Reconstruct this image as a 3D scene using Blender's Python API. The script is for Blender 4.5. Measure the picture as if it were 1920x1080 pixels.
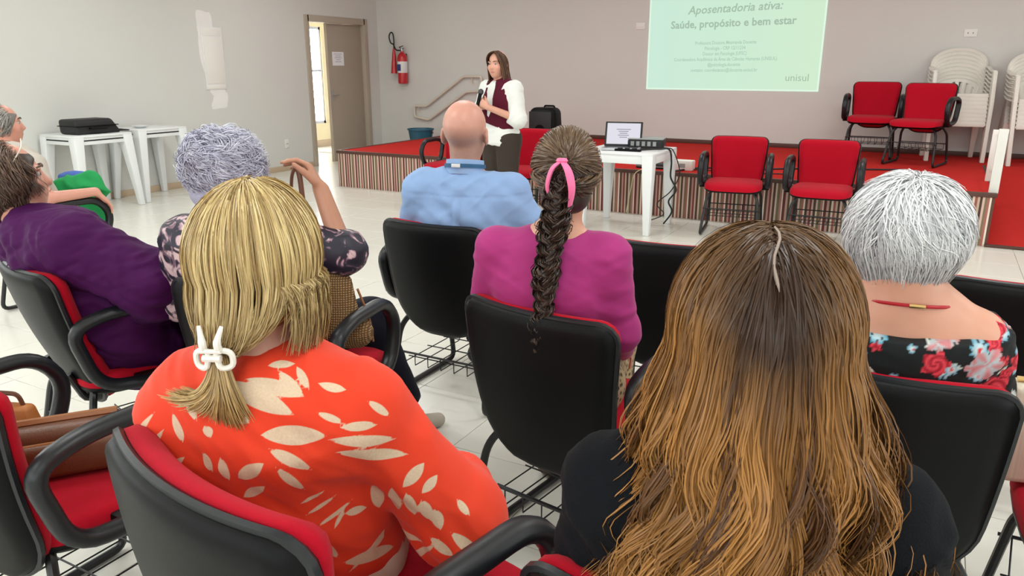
import bpy, bmesh, math, random
import numpy as np
from mathutils import Vector, Matrix, Euler

for o in list(bpy.data.objects):
    bpy.data.objects.remove(o, do_unlink=True)
SC = bpy.context.scene
COL = SC.collection
rng = np.random.default_rng(7)
random.seed(7)

# ---------------------------------------------------------------- camera
FPX = 1430.0
cam_d = bpy.data.cameras.new('camera')
cam_d.sensor_width = 36.0
cam_d.lens = 36.0 * FPX / 1920.0
cam_d.clip_start = 0.05
cam = bpy.data.objects.new('camera', cam_d)
COL.objects.link(cam)
cam.location = (0, 0, 1.45)
cam.rotation_euler = (math.radians(90 - 16.257), 0, math.radians(28.5))
SC.camera = cam

# ---------------------------------------------------------------- world, lamps, exposure
SC.view_settings.view_transform = 'Standard'
SC.view_settings.look = 'None'
SC.view_settings.exposure = 0.03
SC.view_settings.gamma = 1.0
SC.view_settings.use_curve_mapping = False
W = bpy.data.worlds.new('world'); SC.world = W
W.use_nodes = True
bg = W.node_tree.nodes['Background']
bg.inputs[0].default_value = (0.80, 0.88, 1.0, 1)
bg.inputs[1].default_value = 1.6

def area(name, loc, rot, sx, sy, power, col):
    d = bpy.data.lights.new(name, 'AREA'); d.shape = 'RECTANGLE'; d.size = sx; d.size_y = sy
    d.energy = power; d.color = col
    o = bpy.data.objects.new(name, d); COL.objects.link(o)
    o.location = loc; o.rotation_euler = rot
    return o
CEIL = 3.15
for ix, x in enumerate((-6.0, -2.9, 0.2, 3.2)):
    for iy, y in enumerate((-1.6, 1.5, 4.6, 7.6)):
        area('ceiling_lamp', (x, y, CEIL - 0.09), (0, 0, 0), 1.2, 0.28, 26, (0.955, 1.0, 1.0))
# left: daylight of inferred windows; right and rear: unseen fill lights, added to brighten
area('daylight_and_fill', (4.55, 2.2, 1.75), (0, math.radians(90), 0), 1.3, 6.0, 62, (0.90, 0.97, 1.0))
area('daylight_and_fill', (-7.9, 0.6, 1.75), (0, math.radians(-90), 0), 1.3, 4.0, 78, (0.92, 0.98, 1.0))
area('daylight_and_fill', (-2.4, -3.1, 1.75), (math.radians(90), 0, 0), 7.0, 1.3, 90, (0.90, 0.97, 1.0))

# ---------------------------------------------------------------- helpers
def tag(o, label=None, cat=None, group=None, kind=None):
    if label: o['label'] = label
    if cat: o['category'] = cat
    if group: o['group'] = group
    if kind: o['kind'] = kind
    return o

def link(name, me, mat=None, parent=None, loc=None, rot=None):
    o = bpy.data.objects.new(name, me); COL.objects.link(o)
    if mat is not None and me is not None:
        if len(me.materials) == 0: me.materials.append(mat)
    if parent is not None: o.parent = parent
    if loc is not None: o.location = loc
    if rot is not None: o.rotation_euler = rot
    return o

def empty(name, loc=(0, 0, 0), rz=0.0):
    o = bpy.data.objects.new(name, None); COL.objects.link(o)
    o.location = loc; o.rotation_euler = (0, 0, rz); o.empty_display_size = 0.1
    return o

def copy_tree(o, parent=None):
    c = o.copy(); COL.objects.link(c); c.parent = parent
    for ch in list(o.children):
        copy_tree(ch, c)
    return c

def mesh_np(name, V, F, smooth=True):
    """V (n,3); F list of arrays of (m,3) or (m,4)"""
    V = np.asarray(V, np.float32)
    if not isinstance(F, list): F = [F]
    F = [np.asarray(f, np.int32) for f in F if len(f)]
    me = bpy.data.meshes.new(name)
    me.vertices.add(len(V)); me.vertices.foreach_set('co', V.ravel())
    nl = sum(f.size for f in F); npoly = sum(len(f) for f in F)
    me.loops.add(nl); me.polygons.add(npoly)
    me.loops.foreach_set('vertex_index', np.concatenate([f.ravel() for f in F]))
    st = []; s = 0
    for f in F:
        k = f.shape[1]; st.append(s + np.arange(len(f)) * k); s += f.size
    me.polygons.foreach_set('loop_start', np.concatenate(st).astype(np.int32))
    me.update(calc_edges=True)
    if smooth:
        me.polygons.foreach_set('use_smooth', np.ones(npoly, bool))
    return me

def set_col(me, C, name='col'):
    C = np.asarray(C, np.float32)
    if C.shape[1] == 3: C = np.hstack([C, np.ones((len(C), 1), np.float32)])
    a = me.color_attributes.new(name, 'FLOAT_COLOR', 'POINT')
    a.data.foreach_set('color', C.ravel())

def set_float(me, A, name):
    a = me.attributes.new(name, 'FLOAT', 'POINT')
    a.data.foreach_set('value', np.asarray(A, np.float32))

class MB:
    """collects simple shapes into one mesh"""
    def __init__(s): s.V = []; s.F = []; s.n = 0
    def add(s, V, F):
        V = [tuple(v) for v in V]
        s.V += V; s.F += [tuple(i + s.n for i in f) for f in F]; s.n += len(V); return s
    def box(s, x0, x1, y0, y1, z0, z1):
        V = [(x, y, z) for z in (z0, z1) for y in (y0, y1) for x in (x0, x1)]
        return s.add(V, [(0, 2, 3, 1), (4, 5, 7, 6), (0, 1, 5, 4), (2, 6, 7, 3), (0, 4, 6, 2), (1, 3, 7, 5)])
    def hexa(s, lo, hi):   # lo, hi: 4 points each, same winding (ccw from above)
        return s.add(list(lo) + list(hi), [(3, 2, 1, 0), (4, 5, 6, 7), (0, 1, 5, 4), (1, 2, 6, 5), (2, 3, 7, 6), (3, 0, 4, 7)])
    def tube(s, pts, r, n=8, closed=False, flat=1.0, up=None):
        P = [Vector(p) for p in pts]; m = len(P); V = []; F = []
        rr = r if isinstance(r, (list, tuple)) else [r] * m
        nrm = None
        for i in range(m):
            if closed: t = P[(i + 1) % m] - P[i - 1]
            else: t = P[min(i + 1, m - 1)] - P[max(i - 1, 0)]
            t.normalize()
            if up is not None: a = Vector(up).cross(t)
            elif nrm is None:
                a = Vector((0, 0, 1)).cross(t)
                if a.length < 0.1: a = Vector((1, 0, 0)).cross(t)
            else: a = nrm - t * nrm.dot(t)
            if a.length < 1e-6: a = Vector((1, 0, 0))
            a.normalize(); nrm = a; b = t.cross(a)
            for k in range(n):
                q = 2 * math.pi * k / n
                V.append(P[i] + a * math.cos(q) * rr[i] + b * math.sin(q) * rr[i] * flat)
        M = m if closed else m - 1
        for i in range(M):
            for k in range(n):
                j = (i + 1) % m; l = (k + 1) % n
                F.append((i * n + k, i * n + l, j * n + l, j * n + k))
        if not closed:
            F.append(tuple(range(n))[::-1]); F.append(tuple((m - 1) * n + k for k in range(n)))
        return s.add(V, F)
    def lathe(s, prof, n=20, c=(0, 0, 0)):
        V = []; F = []
        for r, z in prof:
            for k in range(n):
                q = 2 * math.pi * k / n; V.append((c[0] + r * math.cos(q), c[1] + r * math.sin(q), c[2] + z))
        for i in range(len(prof) - 1):
            for k in range(n):
                l = (k + 1) % n; F.append((i * n + k, i * n + l, (i + 1) * n + l, (i + 1) * n + k))
        F.append(tuple(range(n))[::-1]); F.append(tuple((len(prof) - 1) * n + k for k in range(n)))
        return s.add(V, F)
    def mesh(s, name, smooth=False, bevel=0.0, seg=2):
        me = bpy.data.meshes.new(name); me.from_pydata([tuple(v) for v in s.V], [], s.F); me.update()
        if bevel > 0:
            bm = bmesh.new(); bm.from_mesh(me)
            ed = [e for e in bm.edges if len(e.link_faces) == 2 and e.calc_face_angle(0) > 0.6]
            bmesh.ops.bevel(bm, geom=ed, offset=bevel, segments=seg, affect='EDGES', profile=0.5, clamp_overlap=True)
            bm.to_mesh(me); bm.free()
        if smooth:
            me.polygons.foreach_set('use_smooth', np.ones(len(me.polygons), bool))
            me.set_sharp_from_angle(angle=math.radians(40))
        return me
    def build(s, name, mat, parent=None, smooth=False, bevel=0.0, loc=None, rot=None, seg=2):
        return link(name, s.mesh(name, smooth or bevel > 0, bevel, seg), mat, parent, loc, rot)

def bez(pts, n=10):
    """Catmull-Rom through points"""
    P = [Vector(p) for p in pts]; out = []
    for i in range(len(P) - 1):
        a = P[max(i - 1, 0)]; b = P[i]; c = P[i + 1]; d = P[min(i + 2, len(P) - 1)]
        for k in range(n):
            t = k / n
            out.append(0.5 * ((2 * b) + (c - a) * t + (2 * a - 5 * b + 4 * c - d) * t * t + (3 * b - a - 3 * c + d) * t ** 3))
    out.append(P[-1]); return out

def rounded(pts, r, seg=5, closed=True):
    """round the corners of a 3D polyline"""
    P = [Vector(p) for p in pts]; n = len(P); out = []
    for i in range(n):
        if not closed and i in (0, n - 1): out.append(P[i]); continue
        a, b, c = P[i - 1], P[i], P[(i + 1) % n]
        ra = min(r, (a - b).length * 0.49, (c - b).length * 0.49)
        p = b + (a - b).normalized() * ra; q = b + (c - b).normalized() * ra
        for k in range(seg + 1):
            t = k / seg; out.append(p * (1 - t) ** 2 + b * 2 * t * (1 - t) + q * t * t)
    return out

# ---------------------------------------------------------------- materials
def new_mat(name):
    m = bpy.data.materials.new(name); m.use_nodes = True
    nt = m.node_tree; b = nt.nodes['Principled BSDF']
    return m, nt, b
def srgb(r, g, b):
    f = lambda c: (c / 255 / 12.92) if c / 255 <= 0.04045 else ((c / 255 + 0.055) / 1.055) ** 2.4
    return (f(r), f(g), f(b))
def N(nt, t, **kw):
    n = nt.nodes.new(t)
    for k, v in kw.items(): setattr(n, k, v)
    return n
def mat(name, col, rough=0.5, metal=0.0, var=0.0, scale=8.0, bump=0.0, bscale=200.0, spec=0.5, sheen=0.0, coat=0.0, stretch=None):
    m, nt, b = new_mat(name)
    b.inputs['Base Color'].default_value = (*col, 1); b.inputs['Roughness'].default_value = rough
    b.inputs['Metallic'].default_value = metal; b.inputs['Specular IOR Level'].default_value = spec
    if sheen: b.inputs['Sheen Weight'].default_value = sheen; b.inputs['Sheen Roughness'].default_value = 0.4
    if coat: b.inputs['Coat Weight'].default_value = coat; b.inputs['Coat Roughness'].default_value = 0.15
    if var > 0 or bump > 0:
        tc = N(nt, 'ShaderNodeTexCoord'); src = tc.outputs['Object']
        if stretch:
            mp = N(nt, 'ShaderNodeMapping'); mp.inputs['Scale'].default_value = stretch
            nt.links.new(src, mp.inputs['Vector']); src = mp.outputs['Vector']
    if var > 0:
        no = N(nt, 'ShaderNodeTexNoise'); no.inputs['Scale'].default_value = scale; no.inputs['Detail'].default_value = 5
        nt.links.new(src, no.inputs['Vector'])
        mx = N(nt, 'ShaderNodeMix', data_type='RGBA')
        mx.inputs[6].default_value = (*[max(0, c * (1 - var)) for c in col], 1)
        mx.inputs[7].default_value = (*[min(1, c * (1 + var)) for c in col], 1)
        nt.links.new(no.outputs['Fac'], mx.inputs[0]); nt.links.new(mx.outputs[2], b.inputs['Base Color'])
    if bump > 0:
        n2 = N(nt, 'ShaderNodeTexNoise'); n2.inputs['Scale'].default_value = bscale; n2.inputs['Detail'].default_value = 3
        nt.links.new(src, n2.inputs['Vector'])
        bp = N(nt, 'ShaderNodeBump'); bp.inputs['Strength'].default_value = bump; bp.inputs['Distance'].default_value = 0.004
        nt.links.new(n2.outputs['Fac'], bp.inputs['Height']); nt.links.new(bp.outputs['Normal'], b.inputs['Normal'])
    return m
def mat_vcol(name, rough=0.6, spec=0.4, bump=0.0, bscale=300, aniso=0.0, sheen=0.0, attr='col', sss=0.0):
    m, nt, b = new_mat(name)
    a = N(nt, 'ShaderNodeAttribute', attribute_name=attr)
    nt.links.new(a.outputs['Color'], b.inputs['Base Color'])
    b.inputs['Roughness'].default_value = rough; b.inputs['Specular IOR Level'].default_value = spec
    if sheen: b.inputs['Sheen Weight'].default_value = sheen
    if sss:
        b.inputs['Subsurface Weight'].default_value = sss; b.inputs['Subsurface Radius'].default_value = (0.012, 0.004, 0.002)
        b.inputs['Subsurface Scale'].default_value = 1.0
    if bump > 0:
        tc = N(nt, 'ShaderNodeTexCoord'); n2 = N(nt, 'ShaderNodeTexNoise'); n2.inputs['Scale'].default_value = bscale
        nt.links.new(tc.outputs['Object'], n2.inputs['Vector'])
        bp = N(nt, 'ShaderNodeBump'); bp.inputs['Strength'].default_value = bump; bp.inputs['Distance'].default_value = 0.003
        nt.links.new(n2.outputs['Fac'], bp.inputs['Height']); nt.links.new(bp.outputs['Normal'], b.inputs['Normal'])
    return m
def mat_emit(name, col, s):
    m, nt, b = new_mat(name)
    b.inputs['Base Color'].default_value = (0, 0, 0, 1); b.inputs['Emission Color'].default_value = (*col, 1)
    b.inputs['Emission Strength'].default_value = s; b.inputs['Roughness'].default_value = 1; b.inputs['Specular IOR Level'].default_value = 0
    return m

M = {}
M['wall'] = mat('painted_wall', srgb(213, 212, 207), 0.85, var=0.03, scale=1.2, bump=0.12, bscale=90)
M['ceiling'] = mat('ceiling_paint', srgb(228, 225, 218), 0.9, var=0.02)
M['tile'] = mat('floor_tile_glaze', srgb(226, 223, 213), 0.22, var=0.035, scale=2.2, stretch=(2.5, 9, 1))
M['grout'] = mat('grout', srgb(160, 152, 140), 0.9)
M['base_tile'] = mat('baseboard_tile', srgb(200, 178, 150), 0.4, var=0.06, scale=5)
M['red_carpet'] = mat('red_carpet', srgb(190, 48, 44), 1.0, var=0.08, scale=14, bump=0.4, bscale=500, spec=0.05)
M['wood_trim'] = mat('dark_wood_trim', srgb(84, 52, 42), 0.5, var=0.15, scale=10, stretch=(1, 12, 12))
M['door'] = mat('door_paint', srgb(168, 156, 140), 0.6, var=0.03, scale=3)
M['door_frame'] = mat('door_frame_paint', srgb(178, 166, 150), 0.6, var=0.03, scale=3)
M['white_plastic'] = mat('white_plastic', srgb(232, 234, 234), 0.35, var=0.02, scale=6)
M['chair_white'] = mat('white_monobloc_plastic', srgb(226, 222, 212), 0.3, var=0.03, scale=5)
M['black_plastic'] = mat('black_plastic', (0.0042, 0.0044, 0.0048), 0.45, var=0.1, scale=30, bump=0.10, bscale=700, spec=0.13)
M['arm_plastic'] = mat('arm_plastic', (0.009, 0.0105, 0.013), 0.38, bump=0.05, bscale=500, spec=0.4)
M['red_fabric'] = mat('red_fabric', srgb(180, 7, 34), 0.9, var=0.10, scale=60, bump=0.35, bscale=900, sheen=0.06, spec=0.2)
M['black_metal'] = mat('black_metal', (0.010, 0.010, 0.011), 0.4)
M['black'] = mat('black_matte', (0.008, 0.008, 0.009), 0.55, bump=0.2, bscale=120)
M['white_paint'] = mat('white_paint', srgb(235, 233, 226), 0.5, var=0.02)
M['plaster'] = mat('white_plaster', srgb(236, 234, 232), 0.9, var=0.05, scale=6)
M['paper'] = mat('paper', srgb(238, 238, 242), 0.8)
M['rail'] = mat('beige_rail_paint', srgb(214, 204, 190), 0.5)
M['blue_bucket'] = mat('teal_bucket_plastic', srgb(38, 92, 112), 0.45, var=0.08, scale=6)
M['ext_red'] = mat('extinguisher_red', srgb(190, 22, 36), 0.3, coat=0.4)
M['steel'] = mat('steel', (0.55, 0.55, 0.56), 0.3, metal=1.0)
M['gold'] = mat('gold', (0.75, 0.52, 0.22), 0.25, metal=1.0)
M['leather'] = mat('brown_leather', srgb(98, 56, 32), 0.42, var=0.12, scale=20, bump=0.25, bscale=260)
M['leather_lt'] = mat('tan_leather_edge', srgb(150, 96, 56), 0.45, var=0.1, scale=20)
M['leather_orange'] = mat('caramel_leather', srgb(172, 104, 48), 0.5, var=0.1, scale=20)
M['straw'] = mat('woven_straw', srgb(168, 130, 82), 0.8, var=0.25, scale=90, bump=0.8, bscale=260)
M['green_cloth'] = mat('green_cloth', srgb(20, 150, 78), 0.8, var=0.15, scale=12, bump=0.3, bscale=60)
M['blue_cloth'] = mat('blue_cloth', srgb(80, 110, 190), 0.8, var=0.15, scale=12)
M['cream_cord'] = mat('cream_cord', srgb(214, 204, 160), 0.8)
M['grey_tablet'] = mat('grey_panel', srgb(186, 190, 198), 0.4)
M['pink_ribbon'] = mat('pink_ribbon', srgb(240, 110, 160), 0.5, sheen=0.2)
M['clip_white'] = mat('hair_clip_white', srgb(240, 236, 226), 0.25, coat=0.3)
M['lanyard'] = mat('lanyard_blue', srgb(40, 92, 130), 0.6)
M['silver'] = mat('laptop_silver', srgb(190, 192, 196), 0.35, metal=0.6)
M['grey_plastic'] = mat('grey_plastic', srgb(150, 152, 152), 0.5)
M['label_white'] = mat('label_white', srgb(226, 224, 222), 0.6)
M['label_blue'] = mat('label_blue', srgb(40, 60, 120), 0.6)
M['eye_white'] = mat('eye_white', (0.45, 0.42, 0.40), 0.2)
M['eye_iris'] = mat('eye_iris', (0.05, 0.03, 0.02), 0.15)
M['lips'] = mat('lips', srgb(170, 84, 80), 0.45)
M['glass_frame'] = mat('glasses_frame', (0.02, 0.02, 0.02), 0.3)

def straw_mat():
    m, nt, b = new_mat('woven_straw_weave'); tc = N(nt, 'ShaderNodeTexCoord'); outs = []
    for dirn in ('X', 'Z'):
        w = N(nt, 'ShaderNodeTexWave', bands_direction=dirn); w.inputs['Scale'].default_value = 42; w.inputs['Distortion'].default_value = 1.2
        nt.links.new(tc.outputs['Object'], w.inputs['Vector']); outs.append(w)
    mu = N(nt, 'ShaderNodeMath', operation='MULTIPLY'); nt.links.new(outs[0].outputs['Fac'], mu.inputs[0]); nt.links.new(outs[1].outputs['Fac'], mu.inputs[1])
    mx = N(nt, 'ShaderNodeMix', data_type='RGBA'); mx.inputs[6].default_value = (*srgb(92, 66, 38), 1); mx.inputs[7].default_value = (*srgb(196, 160, 108), 1)
    nt.links.new(mu.outputs[0], mx.inputs[0]); nt.links.new(mx.outputs[2], b.inputs['Base Color']); b.inputs['Roughness'].default_value = .85
    bp = N(nt, 'ShaderNodeBump'); bp.inputs['Strength'].default_value = .6; bp.inputs['Distance'].default_value = .003
    nt.links.new(mu.outputs[0], bp.inputs['Height']); nt.links.new(bp.outputs['Normal'], b.inputs['Normal'])
    return m
M['straw'] = straw_mat()
# ================================================================ the room
FX0, FX1, FY0, FY1 = -8.09, 4.6, -3.2, 10.35
T = 0.4425; TX, TY = -1.51, 1.845
def struct(o): o['kind'] = 'structure'; return o
fl = struct(MB().box(-10.6, FX1 + .1, FY0 - .1, FY1 + .1, -0.12, -0.004).build('floor', M['grout']))
tm = MB().box(-T / 2 + .0016, T / 2 - .0016, -T / 2 + .0016, T / 2 - .0016, -0.02, 0.0).mesh('tile', True, 0.0012, 1)
tm.materials.append(M['tile'])
Rc = Matrix.Rotation(math.radians(28.5), 3, 'Z') @ Matrix.Rotation(math.radians(90 - 16.257), 3, 'X')
def project(p):
    v = Rc.transposed() @ (Vector(p) - Vector((0, 0, 1.45)))
    if v.z > -0.05: return None
    return (960 - FPX * v.x / v.z * 1.0, 540 + FPX * v.y / v.z, -v.z)
cells = []
for i in range(-21, 15):
    for j in range(-12, 20):
        x = TX + (i + .5) * T; y = TY + (j + .5) * T
        if x < FX0 - 2.0 or x > FX1 or y < FY0 or y > FY1: continue
        if x < FX0 and not (8.3 < y < 10.3): continue
        pr = project((x, y, 0))
        vis = pr is not None and -60 < pr[0] < 1980 and 200 < pr[1] < 1200 and y < 7.5
        cells.append((pr[2] if vis else 99 + abs(x) + abs(y), x, y))
cells.sort()
for k, (d, x, y) in enumerate(cells[:290]):
    t = link('floor_tile', tm, None, fl, (x, y, 0))
rest = MB()
for d, x, y in cells[290:]:
    a = T / 2 - .0016
    rest.box(x - a, x + a, y - a, y + a, -0.02, 0.0)
tag(rest.build('floor_tile_field', M['tile'], fl), kind='stuff')

# walls
DY0, DY1, DZ = 8.74, 10.02, 2.09     # door opening in the left wall
lw = MB()
lw.box(FX0 - .14, FX0, FY0, DY0, 0, CEIL); lw.box(FX0 - .14, FX0, DY1, FY1 + .14, 0, CEIL); lw.box(FX0 - .14, FX0, DY0, DY1, DZ, CEIL)
struct(lw.build('wall_left', M['wall']))
struct(MB().box(FX0 - .14, FX1 + .14, FY1, FY1 + .14, 0, CEIL).build('wall_back', M['wall']))
struct(MB().box(FX1, FX1 + .14, FY0, FY1, 0, CEIL).build('wall_right', M['wall']))
struct(MB().box(FX0 - .14, FX1 + .14, FY0 - .14, FY0, 0, CEIL).build('wall_rear', M['wall']))
struct(MB().box(FX0 - .2, FX1 + .2, FY0 - .2, FY1 + .2, CEIL, CEIL + .1).build('ceiling', M['ceiling']))
struct(MB().box(FX0, FX0 + .012, FY0, DY0 - .06, 0, 0.075).build('baseboard_left', M['base_tile'], bevel=0.003))
# ceiling lamp housings
for x in (-6.0, -2.9, 0.2, 3.2):
    for y in (-1.6, 1.5, 4.6, 7.6):
        struct(MB().box(x - .64, x + .64, y - .17, y + .17, CEIL - .075, CEIL).build('trim_lamp_housing', M['white_paint'], bevel=.006))

# corridor beyond the door
CX = -10.0
WY0, WY1, WZ0, WZ1 = 10.05, 11.15, 0.42, 2.12
co = MB()
co.box(CX - .12, CX, 7.6, WY0, 0, 2.7); co.box(CX - .12, CX, WY1, 13.0, 0, 2.7)
co.box(CX - .12, CX, WY0, WY1, 0, WZ0); co.box(CX - .12, CX, WY0, WY1, WZ1, 2.7)
M['corr'] = mat('corridor_paint', srgb(236, 222, 184), 0.8)
struct(co.build('wall_corridor', M['corr']))
struct(MB().box(CX - .12, FX0 - .14, 13.0, 13.1, 0, 2.7).build('wall_corridor_end', M['corr']))
struct(MB().box(CX - .12, FX0 - .14, 7.5, 7.6, 0, 2.7).build('wall_corridor_near', M['corr']))
struct(MB().box(CX - .12, FX0 - .14, 7.5, 13.1, 2.7, 2.8).build('ceiling_corridor', M['corr']))
struct(MB().box(CX - .12, FX0 - .14, 10.2, 13.1, -.1, 0).build('floor_corridor', M['tile']))
struct(MB().box(CX, CX + .012, 7.6, 13.0, 0, 0.12).build('baseboard_corridor', M['base_tile']))
area('daylight_and_fill', (CX - .05, (WY0 + WY1) / 2, (WZ0 + WZ1) / 2), (0, math.radians(-90), 0), WZ1 - WZ0, WY1 - WY0, 130, (1.0, 0.99, 0.96))
win = empty('window_1', (CX - .05, WY0, WZ0)); struct(win)
fr = MB(); w = WY1 - WY0; h = WZ1 - WZ0; f_ = .045
fr.box(-.03, .03, 0, f_, 0, h); fr.box(-.03, .03, w - f_, w, 0, h); fr.box(-.03, .03, 0, w, 0, f_); fr.box(-.03, .03, 0, w, h - f_, h)
fr.box(-.03, .03, .32, .36, 0, h); fr.box(-.03, .03, .70, .74, 0, h); fr.box(-.02, .02, 0, w, .92, .96)
fr.build('window_frame', M['steel'], win)
gm, gnt, gb = new_mat('window_glass'); gb.inputs['Transmission Weight'].default_value = 1.0; gb.inputs['Roughness'].default_value = 0.0; gb.inputs['IOR'].default_value = 1.05
for a, b in ((f_, .32), (.36, .70), (.74, w - f_)):
    for c, d in ((f_, .92), (.96, h - f_)):
        MB().box(-.004, .004, a, b, c, d).build('pane', gm, win)
# greenery outside the corridor window
lm = mat('foliage', srgb(150, 190, 110), 0.7, var=0.3, scale=4)
tv = []; tf = []; rr = np.random.default_rng(3)
for k in range(1500):
    c = rr.normal(size=3); c /= np.linalg.norm(c); c = c * np.array([.9, 2.0, .85]) * rr.uniform(.6, 1) + np.array([-13.0, 12.6, .6])
    a = rr.normal(size=3) * .09; b = rr.normal(size=3) * .09
    n0 = len(tv); tv += [c - a, c + b, c + a, c - b]; tf.append((n0, n0 + 1, n0 + 2, n0 + 3))
bush = link('shrub', mesh_np('shrub', np.array(tv), np.array(tf), False), lm)
tag(bush, 'leafy green shrub outdoors, seen through the bright corridor window', 'shrub')
gr = struct(MB().box(-30, -10.7, -6, 30, -.3, -.2).build('floor_outdoor_ground', mat('ground', srgb(190, 190, 170), .9)))

# door frame and leaf
dfm = MB()
dfm.box(FX0 - .15, FX0 + .02, DY0 - .06, DY0 + .03, 0, DZ + .06); dfm.box(FX0 - .15, FX0 + .02, DY1 - .03, DY1 + .06, 0, DZ + .06)
dfm.box(FX0 - .15, FX0 + .02, DY0, DY1, DZ - .03, DZ + .06)
struct(dfm.build('trim_door_frame', M['door_frame'], bevel=.004))
dr = empty('door_1', (FX0 - .07, DY1 - .03, 0)); struct(dr)
MB().box(-.02, .02, -.80, 0, .01, DZ - .035).build('door_leaf', M['door'], dr, bevel=.003)
MB().box(.02, .026, -.80, -.775, .01, DZ - .04).build('edge_strip', M['door_frame'], dr)
dh = MB(); dh.tube(rounded([(.02, -.74, 1.02), (.06, -.74, 1.02), (.06, -.62, 1.02)], .015, 3, False), .008, 8); dh.box(.02, .026, -.76, -.72, .94, 1.08)
dh.build('door_handle', M['steel'], dr, smooth=True)
dr2 = empty('door_2', (FX0 - .16, DY0 + .03, 0)); struct(dr2)
MB().box(-.44, 0, -.02, .02, .01, DZ - .035).build('door_leaf', M['white_paint'], dr2, bevel=.003)
dh = MB(); dh.tube([(-.36, .02, 1.03), (-.36, .06, 1.03), (-.27, .06, 1.03)], .008, 8); dh.build('door_handle', M['black_metal'], dr2)
# notice on the door leaf
nt_ = empty('notice', (FX0 - .047, 9.29, 1.45))
MB().box(0, .001, 0, .262, 0, .20).build('sheet', M['paper'], nt_)
ink = mat('ink_grey', srgb(150, 152, 166), .8)
for k, (a, b) in enumerate(((.04, .22), (.06, .20), (.05, .21), (.08, .19), (.06, .2))):
    MB().box(.001, .0014, a, b, .165 - k * .028, .172 - k * .028).build('printed_line', ink, nt_)
tag(nt_, 'white printed notice taped to the grey door leaf', 'notice')

# painted electrical panel with white plaster patch on the left wall
pb = MB()
rp = np.random.default_rng(11)
def blob(cy, cz, ry, rz, seed, n=40, amp=.12):
    r_ = np.random.default_rng(seed); ph = r_.uniform(0, 6.28, 6); out = []
    for k in range(n):
        q = 2 * math.pi * k / n
        s = 1 + sum(amp / (j + 1) * math.sin((j + 2) * q + ph[j]) for j in range(6))
        out.append((cy + ry * s * math.cos(q) * (1.0 / max(abs(math.cos(q)), abs(math.sin(q))) ** .6), cz + rz * s * math.sin(q) / max(abs(math.cos(q)), abs(math.sin(q))) ** .6))
    return out
for cy, cz, ry, rz, sd in ((7.0, 1.53, .17, .46, 1), (6.93, 1.98, .11, .13, 2), (7.06, 1.02, .13, .10, 4)):
    ol = blob(cy, cz, ry, rz, sd); n = len(ol); xx = .0015 + sd * .0002
    pb.add([(FX0 + xx, y, z) for y, z in ol] + [(FX0 - .002, y, z) for y, z in ol],
           [tuple(range(n))] + [(k, n + k, n + (k + 1) % n, (k + 1) % n) for k in range(n)])
pt = pb.build('plaster_patch', M['plaster']); tag(pt, 'rough white filler patch around the flush panel on the left wall', 'plaster patch')
ep = empty('electrical_panel', (FX0, 6.86, 1.16))
MB().box(0, .012, 0, .32, 0, .75).build('box_frame', M['plaster'], ep, bevel=.003)
MB().box(.012, .018, .02, .30, .07, .63).build('panel_door', M['white_paint'], ep, bevel=.003)
MB().box(.012, .016, .02, .30, .645, .735).build('top_cover', M['white_paint'], ep, bevel=.002)
MB().box(.012, .016, .02, .30, .012, .055).build('bottom_cover', M['white_paint'], ep, bevel=.002)
tag(ep, 'flush white electrical panel with narrow door set in the left wall', 'electrical panel')
def outlet(name, loc, axis, label, holes=True):
    e = empty(name, loc)
    if axis == 'x':
        MB().box(0, .009, -.04, .04, -.06, .06).build('plate', M['white_paint'], e, bevel=.003)
        for s in (-.012, .012): MB().box(.009, .011, s - .004, s + .004, -.006, .006).build('socket_hole', M['black'], e)
    else:
        MB().box(-.065, .065, -.009, 0, -.042, .042).build('plate', M['white_paint'], e, bevel=.003)
        if holes:
            for s in (-.025, .025): MB().box(s - .006, s + .006, -.011, -.009, -.008, .008).build('socket_hole', M['grey_plastic'], e)
        else:
            MB().box(-.05, .05, -.013, -.009, -.012, .012).build('rocker', M['white_paint'], e, bevel=.002)
    tag(e, label, 'outlet'); return e
outlet('wall_outlet', (FX0, 8.16, .38), 'x', 'small white wall socket low on the left wall beside the door')
outlet('wall_outlet', (FX0, 6.35, .37), 'x', 'white wall socket under the second table by the left wall')
outlet('wall_outlet', (.22, FY1, 1.80), 'y', 'white wall socket high above the stacked plastic chairs')
outlet('wall_switch', (-3.65, FY1, 1.96), 'y', 'white wall plate just left of the projected slide', False)

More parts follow.
